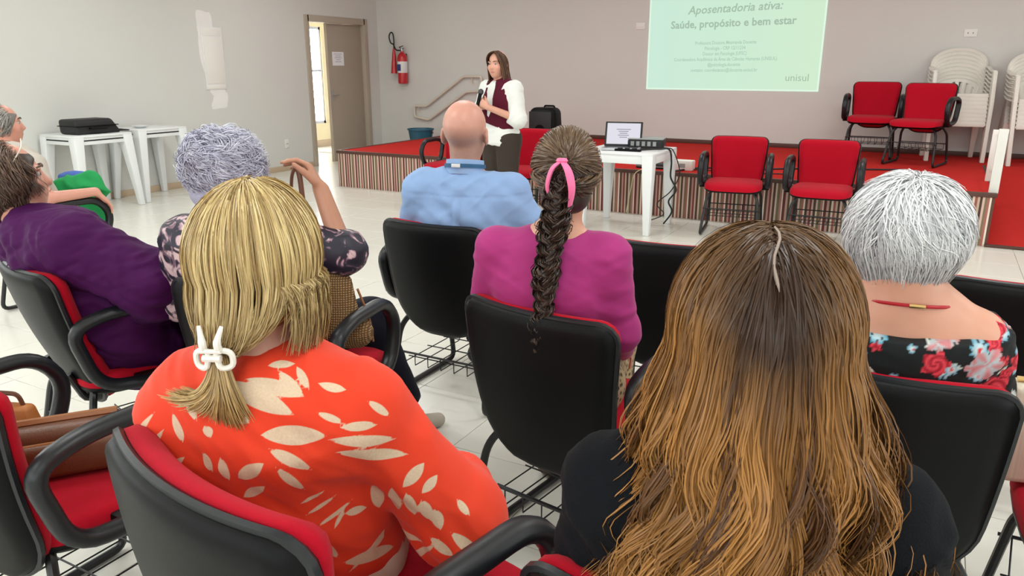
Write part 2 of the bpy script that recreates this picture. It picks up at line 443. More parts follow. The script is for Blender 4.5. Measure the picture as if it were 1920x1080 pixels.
# stage
SZ = 0.44; SX0, SX1, SY = -6.45, 0.52, 7.35
M['stripes'], nt, b = new_mat('striped_carpet')
tc = N(nt, 'ShaderNodeTexCoord'); sp = N(nt, 'ShaderNodeSeparateXYZ'); nt.links.new(tc.outputs['Object'], sp.inputs[0])
ad = N(nt, 'ShaderNodeMath', operation='ADD'); nt.links.new(sp.outputs['X'], ad.inputs[0]); nt.links.new(sp.outputs['Y'], ad.inputs[1])
ml = N(nt, 'ShaderNodeMath', operation='MULTIPLY'); ml.inputs[1].default_value = 1 / 0.36; nt.links.new(ad.outputs[0], ml.inputs[0])
fr_ = N(nt, 'ShaderNodeMath', operation='FRACT'); nt.links.new(ml.outputs[0], fr_.inputs[0])
cr = N(nt, 'ShaderNodeValToRGB'); cr.color_ramp.interpolation = 'CONSTANT'
seq = [(.0, (98, 66, 60)), (.055, (216, 196, 176)), (.10, (122, 112, 84)), (.165, (180, 128, 120)), (.215, (232, 216, 196)), (.25, (112, 56, 56)),
       (.315, (196, 160, 146)), (.37, (92, 76, 60)), (.42, (224, 206, 186)), (.465, (160, 92, 88)), (.52, (196, 176, 150)), (.57, (84, 60, 54)), (.62, (216, 184, 172)),
       (.665, (128, 116, 88)), (.71, (170, 106, 100)), (.76, (236, 222, 204)), (.80, (100, 70, 60)), (.86, (190, 150, 138)), (.91, (134, 60, 62)), (.955, (206, 186, 164))]
while len(cr.color_ramp.elements) < len(seq): cr.color_ramp.elements.new(.5)
for e, (p, c) in zip(cr.color_ramp.elements, seq): e.position = p
for e, (p, c) in zip(cr.color_ramp.elements, seq): e.color = (*srgb(*c), 1)
nt.links.new(fr_.outputs[0], cr.inputs[0]); nt.links.new(cr.outputs[0], b.inputs['Base Color']); b.inputs['Roughness'].default_value = .95
stg = MB()
stg.box(SX0, SX1, SY, FY1, 0, SZ - .012)
struct(stg.build('trim_stage_body', M['stripes']))
struct(MB().box(SX0, SX1, SY, FY1, SZ - .012, SZ).build('floor_stage_carpet', M['red_carpet']))
# ramp at the right end: rises from the hall floor to the stage level along the back wall
RX1 = FX1
rm = MB()
rm.hexa([(SX1, SY, -.002), (RX1, SY, -.002), (RX1, FY1 - .9, -.002), (SX1, FY1 - .9, -.002)], [(SX1, SY, .004), (RX1, SY, .004), (RX1, FY1 - .9, SZ), (SX1, FY1 - .9, SZ)])
rm.box(SX1, RX1, FY1 - .9, FY1, 0, SZ)
struct(rm.build('floor_stage_ramp', M['red_carpet']))
struct(MB().box(SX1 - .02, RX1, SY - .035, SY + .01, 0, .022).build('trim_ramp_edge', M['wood_trim'], bevel=.004))
struct(MB().box(SX0 - .012, SX1 + .012, SY - .014, SY + .03, SZ - .03, SZ + .006).build('trim_stage_edge_front', M['wood_trim'], bevel=.004))
struct(MB().box(SX0 - .014, SX0 + .03, SY + .03, FY1, SZ - .03, SZ + .006).build('trim_stage_edge_left', M['wood_trim'], bevel=.004))
struct(MB().box(SX1 - .02, SX1 + .012, SY + .03, FY1 - .9, SZ - .03, SZ + .004).build('trim_stage_edge_right', M['wood_trim'], bevel=.004))
struct(MB().box(SX0, FX1, FY1 - .015, FY1, SZ, SZ + .055).build('baseboard_back', M['wood_trim'], bevel=.003))
# steps at the left end of the stage
for k, (x0, x1, z1) in enumerate(((-7.10, SX0, .22), (-7.42, -7.10, .11))):
    st = MB().box(x0, x1, 9.0, FY1, 0, z1).build('trim_step', M['red_carpet'], bevel=.006); struct(st)

# projected slide (light of the projector on the wall)
sl = empty('projected_slide', (-3.53, FY1 - .006, 1.14))
SW, SH = 2.215, 1.42
M['slide'], nt, b = new_mat('slide_light')
b.inputs['Base Color'].default_value = (.04, .04, .04, 1); b.inputs['Roughness'].default_value = .9; b.inputs['Specular IOR Level'].default_value = .1
tc = N(nt, 'ShaderNodeTexCoord'); sp = N(nt, 'ShaderNodeSeparateXYZ'); nt.links.new(tc.outputs['Object'], sp.inputs[0])
mr = N(nt, 'ShaderNodeMapRange'); mr.inputs[1].default_value = 0; mr.inputs[2].default_value = SW; nt.links.new(sp.outputs['X'], mr.inputs[0])
cr = N(nt, 'ShaderNodeValToRGB'); cr.color_ramp.elements[0].color = (.58, .82, .68, 1); cr.color_ramp.elements[1].color = (.62, .83, .61, 1)
nt.links.new(mr.outputs[0], cr.inputs[0]); nt.links.new(cr.outputs[0], b.inputs['Emission Color']); b.inputs['Emission Strength'].default_value = .96
MB().box(0, SW, 0, .004, 0, SH).build('light_field', M['slide'], sl)
bdr = mat_emit('slide_border', (.74, .92, .76), 1.0)
bm_ = MB(); bm_.box(0, SW, -.001, 0, 0, .02); bm_.box(0, .02, -.001, 0, .02, SH); bm_.box(SW - .022, SW, -.001, 0, .02, SH); bm_.build('bright_border', bdr, sl)
def text_mesh(name, body, size, m, parent, loc, rot, align='CENTER', shear=0.0, ext=.0005, bold=0.0, spacing=1.0):
    c = bpy.data.curves.new(name, 'FONT'); c.body = body; c.size = size; c.align_x = align; c.shear = shear; c.extrude = ext; c.offset = bold; c.space_character = spacing
    c.resolution_u = 2
    t = bpy.data.objects.new('tmp', c); COL.objects.link(t)
    dg = bpy.context.evaluated_depsgraph_get(); me = bpy.data.meshes.new_from_object(t.evaluated_get(dg))
    bpy.data.objects.remove(t); me.name = name; me.materials.clear()
    return link(name, me, m, parent, loc, rot)
M['slide_txt'] = mat_emit('slide_text', (.40, .54, .42), .95)
M['slide_txt2'] = mat_emit('slide_text_small', (.42, .60, .47), .98)
R90 = (math.radians(90), 0, 0)
text_mesh('title_line', 'Aposentadoria ativa:', .142, M['slide_txt'], sl, (1.11, -.003, .965), (math.radians(90), math.radians(-1.6), 0), shear=.22, bold=.002)
text_mesh('title_line', 'Saúde, propósito e bem estar', .132, M['slide_txt'], sl, (1.09, -.003, .79), (math.radians(90), math.radians(-1.0), 0), bold=.003)
for k, (s, wd) in enumerate((('Professora Doutora Mestranda Docente', .78), ('Psicologia - CRP 12/11234', .52), ('Doutor em Psicologia (UFSC)', .56),
                 ('Coordenadora Acadêmica da Área de Ciências Humanas (UNISUL)', 1.32), ('@psicologia.docente', .42), ('contato: coordenacao@docente.unisul.br', .86))):
    o = text_mesh('caption_line', s, .062, M['slide_txt2'], sl, (1.03, -.003, .575 - k * .068), (math.radians(90), math.radians(-.6), 0), bold=.0008)
    o.scale.x = wd / max(.01, o.dimensions.x)
text_mesh('logo_word', 'unisul', .125, M['slide_txt'], sl, (1.95, -.003, .125), R90, bold=.0)
tag(sl, 'pale green projected slide with grey title text on the back wall', 'projected slide')

# unseen windows: left one inferred, right and rear frames added around the fill lights
def wall_window(name, lo, hi, axis, n):
    w_ = empty(name, (0, 0, 0)); struct(w_); fm = MB()
    (a0, z0), (a1, z1), c0, c1 = (lo[0], lo[1]), (hi[0], hi[1]), lo[2], hi[2]
    def bx_(u0, u1, q0, q1):
        if axis == 'x': fm.box(c0, c1, u0, u1, q0, q1)
        else: fm.box(u0, u1, c0, c1, q0, q1)
    bx_(a0 - .06, a0, z0 - .06, z1 + .06); bx_(a1, a1 + .06, z0 - .06, z1 + .06); bx_(a0, a1, z0 - .06, z0); bx_(a0, a1, z1, z1 + .06)
    for k in range(1, n): u = a0 + (a1 - a0) * k / n; bx_(u - .02, u + .02, z0, z1)
    fm.build('window_frame', M['white_paint'], w_)
wall_window('window_added_right', (-.8, 1.1, FX1 - .03), (5.2, 2.4, FX1), 'x', 5)
wall_window('window_3', (-1.4, 1.1, FX0), (2.6, 2.4, FX0 + .03), 'x', 4)
wall_window('window_added_rear', (-5.9, 1.1, FY0), (1.1, 2.4, FY0 + .03), 'y', 6)
# ================================================================ upholstered chairs
def back_grid(n=20, m=20, inset=0.0, ztop=.825, zbot=.325, hw_top=.252, hw_bot=.20, rt=.052, rb=.16, recl=0.10, curve=.048):
    """outline rows of the backrest: returns array rows (m+1, n+1, 3) as a curved sheet, local y forward"""
    z0 = zbot + inset; z1 = ztop - inset
    ts = 0.5 - 0.5 * np.cos(np.linspace(0, math.pi, m + 1))
    rows = []
    for t in ts:
        z = z0 + (z1 - z0) * t; q = (z - .325) / .5
        hw = (hw_bot + (hw_top - hw_bot) * min(1, max(0, q)) ** .65) - inset
        dt = z1 - z; db = z - z0
        if dt < rt: hw -= rt - math.sqrt(max(0, rt * rt - (rt - dt) ** 2))
        if db < rb: hw -= (rb - math.sqrt(max(0, rb * rb - (rb - db) ** 2))) * .9
        hw = max(hw, .01)
        u = np.linspace(-1, 1, n + 1); x = u * hw
        y = recl * (1 - q) - .035 * math.sin(math.pi * q) * .6 + curve * (x / .25) ** 2
        rows.append(np.stack([x, y, np.full_like(x, z)], 1))
    return np.array(rows)
def sheet_solid(front, back):
    m, n, _ = front.shape; V = np.concatenate([front.reshape(-1, 3), back.reshape(-1, 3)]); F = []
    o = m * n
    for i in range(m - 1):
        for j in range(n - 1):
            a = i * n + j; F.append((a, a + n, a + n + 1, a + 1)); F.append((o + a, o + a + 1, o + a + n + 1, o + a + n))
    ring = [j for j in range(n)] + [i * n + n - 1 for i in range(1, m)] + [(m - 1) * n + j for j in range(n - 2, -1, -1)] + [i * n for i in range(m - 2, 0, -1)]
    for k in range(len(ring)):
        a, b = ring[k], ring[(k + 1) % len(ring)]; F.append((a, b, o + b, o + a))
    return V, np.array(F)

def build_chair_parts(recl=.10):
    P = {}
    g = back_grid(recl=recl)
    # shell: outer skin behind, thickness rounded toward the rim
    def dist_edge(g):
        m, n, _ = g.shape
        u = np.abs(np.linspace(-1, 1, n))[None, :]; hw = np.abs(g[:, :1, 0]); d1 = hw * (1 - u)
        d2 = np.minimum(g[:, :, 2] - g[0, 0, 2], g[-1, 0, 2] - g[:, :, 2]); return np.minimum(d1, d2)
    d = dist_edge(g); bulge = np.sqrt(np.clip(1 - (1 - np.clip(d / .035, 0, 1)) ** 2, 0, 1))
    bk = g.copy(); bk[:, :, 1] -= .012 + .020 * bulge
    ft = g.copy(); ft[:, :, 1] += .004
    V, F = sheet_solid(ft, bk); me = mesh_np('back_shell', V, F); me.set_sharp_from_angle(angle=math.radians(50)); P['back_shell'] = me
    # piping rim along the edge
    m, n, _ = g.shape
    rim = np.concatenate([g[0, :, :], g[1:, -1, :], g[-1, -2::-1, :], g[-2:0:-1, 0, :]]); rim[:, 1] -= .006
    P['rim'] = MB().tube([tuple(p) for p in rim], .0085, 6, closed=True).mesh('rim', True)
    # cushion
    g2 = back_grid(inset=.006, ztop=.836, recl=recl); d = dist_edge(g2); bulge = np.sqrt(np.clip(1 - (1 - np.clip(d / .05, 0, 1)) ** 2, 0, 1))
    ft = g2.copy(); ft[:, :, 1] += .022 + .033 * bulge
    bk = g2.copy(); bk[:, :, 1] += .003
    V, F = sheet_solid(bk, ft); V, F = V, F[:, ::-1]; P['back_cushion'] = mesh_np('back_cushion', V, F)
    # seat cushion (superellipse layers)
    def layer(z, s, yo=0):
        out = []
        for k in range(40):
            q = 2 * math.pi * k / 40; c, s_ = math.cos(q), math.sin(q)
            x = math.copysign(abs(c) ** .38, c) * .245 * s; y = math.copysign(abs(s_) ** .42, s_) * .24 * s
            wide = 1 - .06 * (y < 0) * abs(y) / .24
            zz = z - (.022 * max(0, (y - .12) / .12) ** 2 if z > .42 else 0)
            out.append((x * wide, .335 + yo + y, zz))
        return out
    def stack(layers):
        V = []; F = []; n = 40
        for L in layers: V += L
        for i in range(len(layers) - 1):
            for k in range(n): F.append((i * n + k, i * n + (k + 1) % n, (i + 1) * n + (k + 1) % n, (i + 1) * n + k))
        F.append(tuple(range(n))[::-1]); F.append(tuple((len(layers) - 1) * n + k for k in range(n)))
        return MB().add(V, F)
    P['seat_cushion'] = stack([layer(.415, .985), layer(.425, 1.0), layer(.445, 1.0), layer(.46, .97), layer(.468, .9), layer(.472, .6), layer(.473, .2)]).mesh('seat_cushion', True)
    P['seat_shell'] = stack([layer(.385, .86), layer(.39, .93), layer(.405, .985), layer(.416, .99)]).mesh('seat_shell', True)
    # arm loops
    for side, nm in ((-1, 'arm_left'), (1, 'arm_right')):
        x = side * .285
        loop = rounded([(x, .12, .45), (x, .06, .655), (x, .17, .69), (x, .41, .685), (x, .485, .59), (x, .43, .44), (x, .27, .43)], .075, 5, True)
        mb = MB().tube(loop, .021, 10, closed=True, flat=1.0, up=(1, 0, 0))
        me = mb.mesh(nm, True)
        co = np.empty(len(me.vertices) * 3, np.float32); me.vertices.foreach_get('co', co); co = co.reshape(-1, 3)
        co[:, 0] = x + (co[:, 0] - x) * 1.25; me.vertices.foreach_set('co', co.ravel()); me.update()
        P[nm] = me
        P[nm + '_bracket'] = MB().box(min(x - side * .075, x + side * .012), max(x - side * .075, x + side * .012), .24, .38, .405, .45).mesh('bracket', True, .006)
    # sled frame
    for side, nm in ((-1, 'sled_left'), (1, 'sled_right')):
        pts = rounded([(side * .17, .13, .40), (side * .225, .10, .33), (side * .245, .03, .014), (side * .245, .56, .014), (side * .215, .47, .33), (side * .17, .44, .395)], .05, 5, False)
        P[nm] = MB().tube(pts, .0125, 8).mesh(nm, True)
    # crossbars + basket
    P['crossbar_front'] = MB().tube([(-.17, .44, .39), (.17, .44, .39)], .010, 8).mesh('crossbar', True)
    P['crossbar_rear'] = MB().tube([(-.17, .13, .395), (.17, .13, .395)], .010, 8).mesh('crossbar', True)
    for sx, nm in ((-1, 'back_support_left'), (1, 'back_support_right')):
        P[nm] = MB().tube(rounded([(sx * .12, .20, .385), (sx * .12, .12, .35), (sx * .12, .075, .46)], .03, 3, False), .012, 8).mesh('back_support', True)
    bk = MB()
    bk.tube([(-.236, .075, .215), (.236, .075, .215)], .005, 6); bk.tube([(-.238, .515, .24), (.238, .515, .24)], .005, 6)
    bk.tube([(-.225, .30, .165), (.225, .30, .165)], .003, 5); bk.tube([(-.225, .15, .165), (.225, .15, .165)], .003, 5); bk.tube([(-.225, .44, .165), (.225, .44, .165)], .003, 5)
    for k in range(7):
        x = -.205 + k * .41 / 6
        bk.tube([(x, .075, .215), (x, .075, .160), (x, .44, .160), (x, .515, .24)], .0026, 5)
    P['basket'] = bk.mesh('basket', True)
    mm = {'back_shell': 'black_plastic', 'rim': 'arm_plastic', 'back_cushion': 'red_fabric', 'seat_cushion': 'red_fabric', 'seat_shell': 'black_plastic', 'arm_left': 'arm_plastic', 'arm_right': 'arm_plastic',
          'arm_left_bracket': 'black_plastic', 'arm_right_bracket': 'black_plastic', 'sled_left': 'black_metal', 'sled_right': 'black_metal', 'crossbar_front': 'black_metal', 'crossbar_rear': 'black_metal', 'back_support_left': 'black_metal', 'back_support_right': 'black_metal', 'basket': 'black_metal'}
    for k, v in mm.items(): P[k].materials.append(M[v])
    return P
CP = build_chair_parts()
CP1 = build_chair_parts(recl=.17)
NAMES = {'crossbar_front': 'crossbar', 'crossbar_rear': 'crossbar', 'back_support_left': 'back_support', 'back_support_right': 'back_support', 'arm_left': 'armrest', 'arm_right': 'armrest', 'sled_left': 'leg', 'sled_right': 'leg'}
def chair(x, y, rot_deg, label, arms='lr', group='red and black upholstered chairs', z=0.0, parts=CP, scale=1.0):
    root = empty('upholstered_chair', (x, y, z), math.radians(rot_deg)); root.scale = (scale,) * 3
    tag(root, label, 'chair', group)
    for k in ('back_shell', 'back_cushion', 'seat_cushion', 'seat_shell', 'sled_left', 'sled_right', 'crossbar_front', 'crossbar_rear', 'back_support_left', 'back_support_right', 'basket'):
        o = link(NAMES.get(k, k), parts[k], None, root)
        if k == 'back_shell': link('rim', parts['rim'], None, o)
    for s, nm in (('l', 'arm_left'), ('r', 'arm_right')):
        if s in arms:
            o = link('armrest', parts[nm], None, root); link('bracket', parts[nm + '_bracket'], None, o)
    return root
# chair positions: (x, y of the backrest top, rotation)
CH = {}
CH['c8'] = chair(-.875, .605, -11, 'red upholstered chair with black shell under the woman in the orange leaf print blouse', 'r', scale=1.07)
CH['c10'] = chair(-.155, .745, 2, 'black shelled chair mostly hidden behind the woman with long wavy hair', '')
CH['c9'] = chair(-1.80, .68, 0, 'red chair at the left front edge with a brown handbag on its seat', 'lr')
CH['c4'] = chair(-.876, 1.70, -9, 'black backed chair of the woman in the magenta top', 'r')
CH['c7'] = chair(-.02, 1.66, 0, 'black backed chair of the white haired woman in the floral dress', '')
CH['c2'] = chair(-1.75, 1.50, 12, 'chair of the curly grey haired woman who holds up a bag strap', 'r')
CH['c1'] = chair(-2.565, 1.33, -16, 'reclined black backed chair of the woman in purple at the left edge', 'r', parts=CP1)
CH['c3'] = chair(-1.766, 2.52, 0, 'black backed chair of the bald man in the blue shirt', 'l')
CH['c5'] = chair(-.80, 2.62, 4, 'empty black backed chair between the magenta top and the long wavy hair', '')
CH['c13'] = chair(.535, 1.68, 0, 'chair at the right picture edge that carries the pale cream handbag', '')
CH['c11'] = chair(.33, 2.62, 4, 'empty black backed chair at the right edge in front of the white haired woman', '')
CH['c12'] = chair(-4.62, 2.38, -2, 'chair with black loop armrest at the far left holding a green cloth bag', 'r')
STG = 'red and black upholstered chairs'
CH['A'] = chair(-1.54, 7.22, 188, 'empty red chair facing the audience right of the laptop table', 'lr')
CH['B'] = chair(-.775, 7.24, 182, 'empty red chair facing the audience near the right end of the stage front', 'lr')
CH['D2'] = chair(-3.52, 7.12, 178, 'red chair facing the audience just right of the standing presenter', 'lr')
CH['D1'] = chair(-4.42, 7.14, 180, 'red chair facing the audience behind the bald head of the man in blue', 'lr')
CH['S1'] = chair(-.63, 9.98, 180, 'empty red chair up on the stage, left of the pair by the wall', 'lr', z=SZ)
CH['S2'] = chair(-.065, 9.50, 166, 'empty red chair up on the stage directly in front of the stacked plastic chairs', 'l', z=SZ)

# ================================================================ white plastic tables
def plastic_table(x0, x1, y0, y1, H, label, slit=True, splay=.03):
    t = empty('plastic_table', ((x0 + x1) / 2, (y0 + y1) / 2, 0)); hx, hy = (x1 - x0) / 2, (y1 - y0) / 2
    tag(t, label, 'table')
    MB().box(-hx, hx, -hy, hy, H - .022, H).build('table_top', M['white_plastic'], t, bevel=.008)
    for nm, a in (('apron', (-hx + .05, hx - .05, -hy + .012, -hy + .03)), ('apron', (-hx + .05, hx - .05, hy - .03, hy - .012)), ('apron', (-hx + .012, -hx + .03, -hy + .05, hy - .05)), ('apron', (hx - .03, hx - .012, -hy + .05, hy - .05))):
        MB().box(*a, H - .095, H - .02).build(nm, M['white_plastic'], t, bevel=.004)
    if slit:
        for s in (-1, 1):
            MB().box(-hx + .06, hx - .06, s * (hy - .011) - .002, s * (hy - .011) + .002, H - .058, H - .045).build('slot', M['black'], t)
            MB().box(s * (hx - .011) - .002, s * (hx - .011) + .002, -hy + .06, hy - .06, H - .058, H - .045).build('slot', M['black'], t)
    for sx in (-1, 1):
        for sy in (-1, 1):
            L = MB()
            def ring(w, ox, oy, z):
                cx, cy = sx * (hx - w / 2 + ox), sy * (hy - w / 2 + oy)
                return [(cx - w / 2, cy - w / 2, z), (cx + w / 2, cy - w / 2, z), (cx + w / 2, cy + w / 2, z), (cx - w / 2, cy + w / 2, z)]
            L.hexa(ring(.055, splay, splay, 0), ring(.105, 0.001, 0.001, H - .015))
            L.build('leg', M['white_plastic'], t, bevel=.008)
    return t
plastic_table(-2.78, -2.08, 6.36, 7.06, .72, 'white plastic table in front of the stage carrying the laptop and projector', slit=False, splay=-.01)
plastic_table(-8.04, -7.46, 4.66, 5.30, .775, 'white plastic table by the left wall with the black case on top')
plastic_table(-8.04, -7.52, 5.42, 6.04, .785, 'white plastic table by the left wall nearest the door')

# black padded case on the left table
cs = empty('equipment_case', (-7.70, 5.00, .776))
bb = MB(); bb.hexa([(-.15, -.24, 0), (.15, -.24, 0), (.15, .26, 0), (-.15, .26, 0)], [(-.14, -.25, .15), (.14, -.25, .15), (.13, .17, .15), (-.13, .17, .15)])
bb.build('body', M['black'], cs, bevel=.03, seg=3)
MB().tube(rounded([(.145, -.10, .06), (.18, -.10, .06), (.18, .08, .06), (.145, .08, .06)], .03, 4, False), .01, 6).build('handle', M['black_plastic'], cs, smooth=True)
MB().box(-.155, .157, -.25, .22, .078, .086).build('zipper', M['black_plastic'], cs)
MB().tube(bez([(.12, .24, .03), (.13, .34, .015), (.08, .36, .012), (.02, .30, .012)], 6), .008, 6).build('strap', M['black'], cs, smooth=True)
tag(cs, 'black padded equipment case lying on the white table at left', 'case')
bw = MB().lathe([(.04, 0), (.05, .004), (.085, .022), (.09, .026), (.084, .026), (.05, .01)], 24).build('small_dish', M['white_plastic'], None, smooth=True, loc=(-7.75, 5.62, .786))
tag(bw, 'small shallow white dish on the table nearest the door', 'dish')

# laptop
lp = empty('laptop', (-2.46, 6.60, .72), math.radians(14))
MB().box(-.17, .17, -.12, .12, .004, .02).build('base', M['silver'], lp, bevel=.004)
MB().box(-.15, .15, -.02, .10, .02, .0225).build('keyboard', M['black'], lp)
ld = MB().box(-.17, .17, -.006, .006, 0, .225).build('lid', M['black'], lp, bevel=.004, loc=(0, .115, .02), rot=(math.radians(-18), 0, 0))
sc_ = MB().box(-.152, .152, -.0085, -.006, .018, .21).build('screen', mat_emit('laptop_screen', (.88, .86, .95), .85), ld)
for k, (a, b_) in enumerate(((.07, .20), (.09, .18), (.10, .17), (.085, .185), (.1, .17))):
    MB().box(a - .135, b_ - .135, -.0092, -.0085, .15 - k * .018, .156 - k * .018).build('screen_text', mat_emit('screen_ink', (.4, .4, .5), .6), ld)
tag(lp, 'open silver laptop with lit white screen on the plastic table', 'laptop')
# projector
pj = empty('projector', (-2.30, 6.84, .72), math.radians(10))
MB().box(-.16, .16, -.12, .12, .012, .085).build('body', M['black'], pj, bevel=.014, seg=3)
MB().box(-.16, .16, -.12, .12, .085, .095).build('top_cover', M['grey_plastic'], pj, bevel=.004)
MB().lathe([(.035, 0), (.038, .02), (.03, .03), (.028, .012)], 16).build('lens', M['black_plastic'], pj, smooth=True, loc=(.07, .118, .05), rot=(math.radians(-90), 0, 0))
for sx in (-.12, .12): MB().lathe([(.012, 0), (.012, .014)], 10).build('foot', M['black_plastic'], pj, loc=(sx, -.09, 0))
for k in range(5): MB().box(-.13 + k * .05, -.10 + k * .05, -.1225, -.12, .03, .07).build('vent', M['grey_plastic'], pj)
tag(pj, 'black projector with grey lid standing behind the laptop', 'projector')
ps = empty('power_strip', (-2.36, 6.50, .72), math.radians(4))
MB().box(-.12, .12, -.02, .02, 0, .02).build('body', M['black_plastic'], ps, bevel=.005)
for k in range(3): MB().box(-.09 + k * .065, -.05 + k * .065, -.014, .014, .02, .03).build('plug', M['black'], ps, bevel=.003)
tag(ps, 'black power strip with plugs at the front of the laptop table', 'power strip')
def cable(pts, r, m, label, n=8):
    o = MB().tube(bez(pts, n), r, 6).build('cable', M[m], None, smooth=True); tag(o, label, 'cable', 'cables at the laptop table'); return o
cable([(-2.25, 6.52, .735), (-2.12, 6.62, .74), (-2.05, 6.72, .73), (-2.03, 6.74, .62), (-2.035, 6.76, .48), (-1.99, 6.80, .36), (-2.06, 6.82, .25), (-2.03, 6.84, .15), (-2.12, 6.9, .02)], .008, 'black', 'thick black cable hanging off the right corner of the laptop table')
cable([(-2.2, 6.8, .735), (-2.09, 6.80, .735), (-2.04, 6.83, .70), (-1.99, 6.88, .5), (-2.07, 6.9, .33), (-2.2, 6.92, .2), (-2.14, 6.95, .1), (-2.3, 7.0, .012)], .005, 'black', 'thin black cable looping beside the table leg down to the tiles')
cable([(-2.2, 7.30, .455), (-2.05, 7.75, .45), (-1.72, 7.9, .45), (-1.55, 7.85, .45), (-1.3, 8.1, .45), (-.9, 8.3, .45), (-.2, 8.6, .45)], .009, 'black', 'black cable lying across the red stage carpet behind the chairs')
cable([(-2.16, 7.6, .452), (-1.9, 7.62, .45), (-1.76, 7.56, .45), (-1.5, 7.62, .45), (-1.2, 7.7, .45)], .006, 'black', 'thin dark cable along the stage front edge beside the laptop table')
cable([(-2.45, 7.4, .475), (-2.56, 7.30, .42), (-2.60, 7.29, .25), (-2.63, 7.27, .02)], .004, 'cream_cord', 'thin white cord hanging down the striped stage front')
bx = empty('adapter_box', (-2.48, 7.62, SZ))
MB().box(-.16, .16, -.09, .09, 0, .05).build('body', M['black'], bx, bevel=.008); MB().box(-.16, .16, -.092, .092, .02, .028).build('band', M['grey_plastic'], bx)
tag(bx, 'flat black device on the stage edge under the laptop table', 'device')
wb = empty('junction_box', (-2.16, 7.60, SZ))
MB().box(-.10, .10, -.06, .06, 0, .10).build('body', M['white_paint'], wb, bevel=.01); MB().box(-.03, .03, -.062, -.06, .03, .07).build('socket_plate', M['grey_plastic'], wb)
tag(wb, 'white plastic extension box on the stage edge behind the table leg', 'extension box')

# loudspeaker on the stage
sk = empty('loudspeaker', (-4.38, 9.0, SZ - .0), math.radians(172))
MB().hexa([(-.19, -.14, 0), (.19, -.14, 0), (.23, .15, 0), (-.23, .15, 0)], [(-.16, -.12, .50), (.16, -.12, .50), (.20, .14, .50), (-.20, .14, .50)]).build('cabinet', M['black_plastic'], sk, bevel=.075, seg=5)
MB().box(-.17, .17, .146, .156, .05, .45).build('grille', M['black'], sk, bevel=.004)
MB().tube(rounded([(-.12, 0, .49), (-.11, 0, .518), (.03, 0, .518), (.04, 0, .49)], .02, 4, False), .012, 8).build('handle', M['black_plastic'], sk, smooth=True)
MB().lathe([(.09, 0), (.085, .008), (.05, -.002), (.02, .004)], 20).build('woofer', M['black_plastic'], sk, smooth=True, loc=(0, .158, .2), rot=(math.radians(-90), 0, 0))
tag(sk, 'black portable loudspeaker on the stage behind the red chair by the presenter', 'loudspeaker')

# bucket on the steps left of the stage
bu = empty('bucket', (-6.76, 9.58, .22))
MB().lathe([(.135, 0), (.14, .004), (.185, .30), (.20, .305), (.20, .325), (.178, .325), (.13, .02)], 28).build('pail', M['blue_bucket'], bu, smooth=True)
MB().tube([(.19 * math.cos(a), .19 * math.sin(a) * .98, .30 - .07 * math.sin(a)) for a in np.linspace(0, math.pi, 16)], .005, 6).build('handle', M['steel'], bu, smooth=True)
tag(bu, 'teal blue plastic bucket standing on the steps left of the stage', 'bucket')

# wall handrail on the back wall above the steps: closed loop of flat bar with brackets
hr = empty('stair_handrail', (0, FY1, 0))
def plate(pts, y0, y1):
    n = len(pts); return MB().add([(x, y0, z) for x, z in pts] + [(x, y1, z) for x, z in pts], [tuple(range(n)), tuple(range(2 * n - 1, n - 1, -1))] + [(k, n + k, n + (k + 1) % n, (k + 1) % n) for k in range(n)])
loop = [(-7.38, -.05, .83), (-7.14, -.05, .83), (-6.44, -.05, 1.29), (-6.12, -.05, 1.29), (-6.12, -.05, 1.08), (-6.40, -.05, 1.06), (-7.10, -.05, .62), (-7.38, -.05, .66)]
MB().tube(rounded(loop, .04, 4, True), .02, 8, closed=True).build('rail_loop', M['rail'], hr, smooth=True)
for x, z in ((-7.3, .745), (-6.3, 1.18)):
    MB().tube([(x, 0, z), (x, -.05, z + (.085 if x < -7 else .11))], .010, 6).build('bracket', M['rail'], hr, smooth=True)
    MB().lathe([(.03, 0), (.03, .006)], 14).build('mount', M['rail'], hr, loc=(x, 0, z), rot=(math.radians(90), 0, 0))
tag(hr, 'beige metal stair handrail loop fixed to the back wall', 'handrail')

# fire extinguisher
fe = empty('fire_extinguisher', (-7.55, FY1 - .09, 1.17))
MB().lathe([(.06, 0), (.075, .01), (.078, .03), (.078, .38), (.070, .43), (.045, .465), (.025, .48), (.025, .50)], 28).build('cylinder', M['ext_red'], fe, smooth=True)
MB().lathe([(.0785, .17), (.0792, .172), (.0792, .34), (.0785, .342)], 28).build('label_band', M['label_white'], fe, smooth=True)
MB().box(-.045, .02, -.083, -.074, .20, .30).build('label_print', M['label_blue'], fe, bevel=.003)
MB().lathe([(.02, .0), (.024, .01), (.022, .05), (.012, .06)], 14).build('valve', M['steel'], fe, smooth=True, loc=(0, 0, .49))
MB().tube([(0, 0, .53), (-.03, -.03, .56), (.06, -.05, .575)], .007, 6).tube([(0, 0, .52), (.07, -.05, .545)], .006, 6).build('lever', M['black_metal'], fe, smooth=True)
MB().tube(bez([(-.02, -.02, .51), (-.09, -.03, .52), (-.14, -.03, .60), (-.20, -.02, .63), (-.225, -.02, .72), (-.19, -.02, .78), (-.15, -.02, .76), (-.135, -.02, .66), (-.135, -.03, .52)], 8), .011, 8).build('hose', M['black'], fe, smooth=True)
MB().tube([(-.135, -.03, .54), (-.135, -.03, .45), (-.145, -.035, .16)], [.016, .03, .05], 12).build('horn', M['ext_red'], fe, smooth=True)
MB().box(-.03, .03, .05, .09, .38, .46).build('wall_bracket', M['black_metal'], fe)
tag(fe, 'red fire extinguisher with black hose hanging on the back wall', 'fire extinguisher')

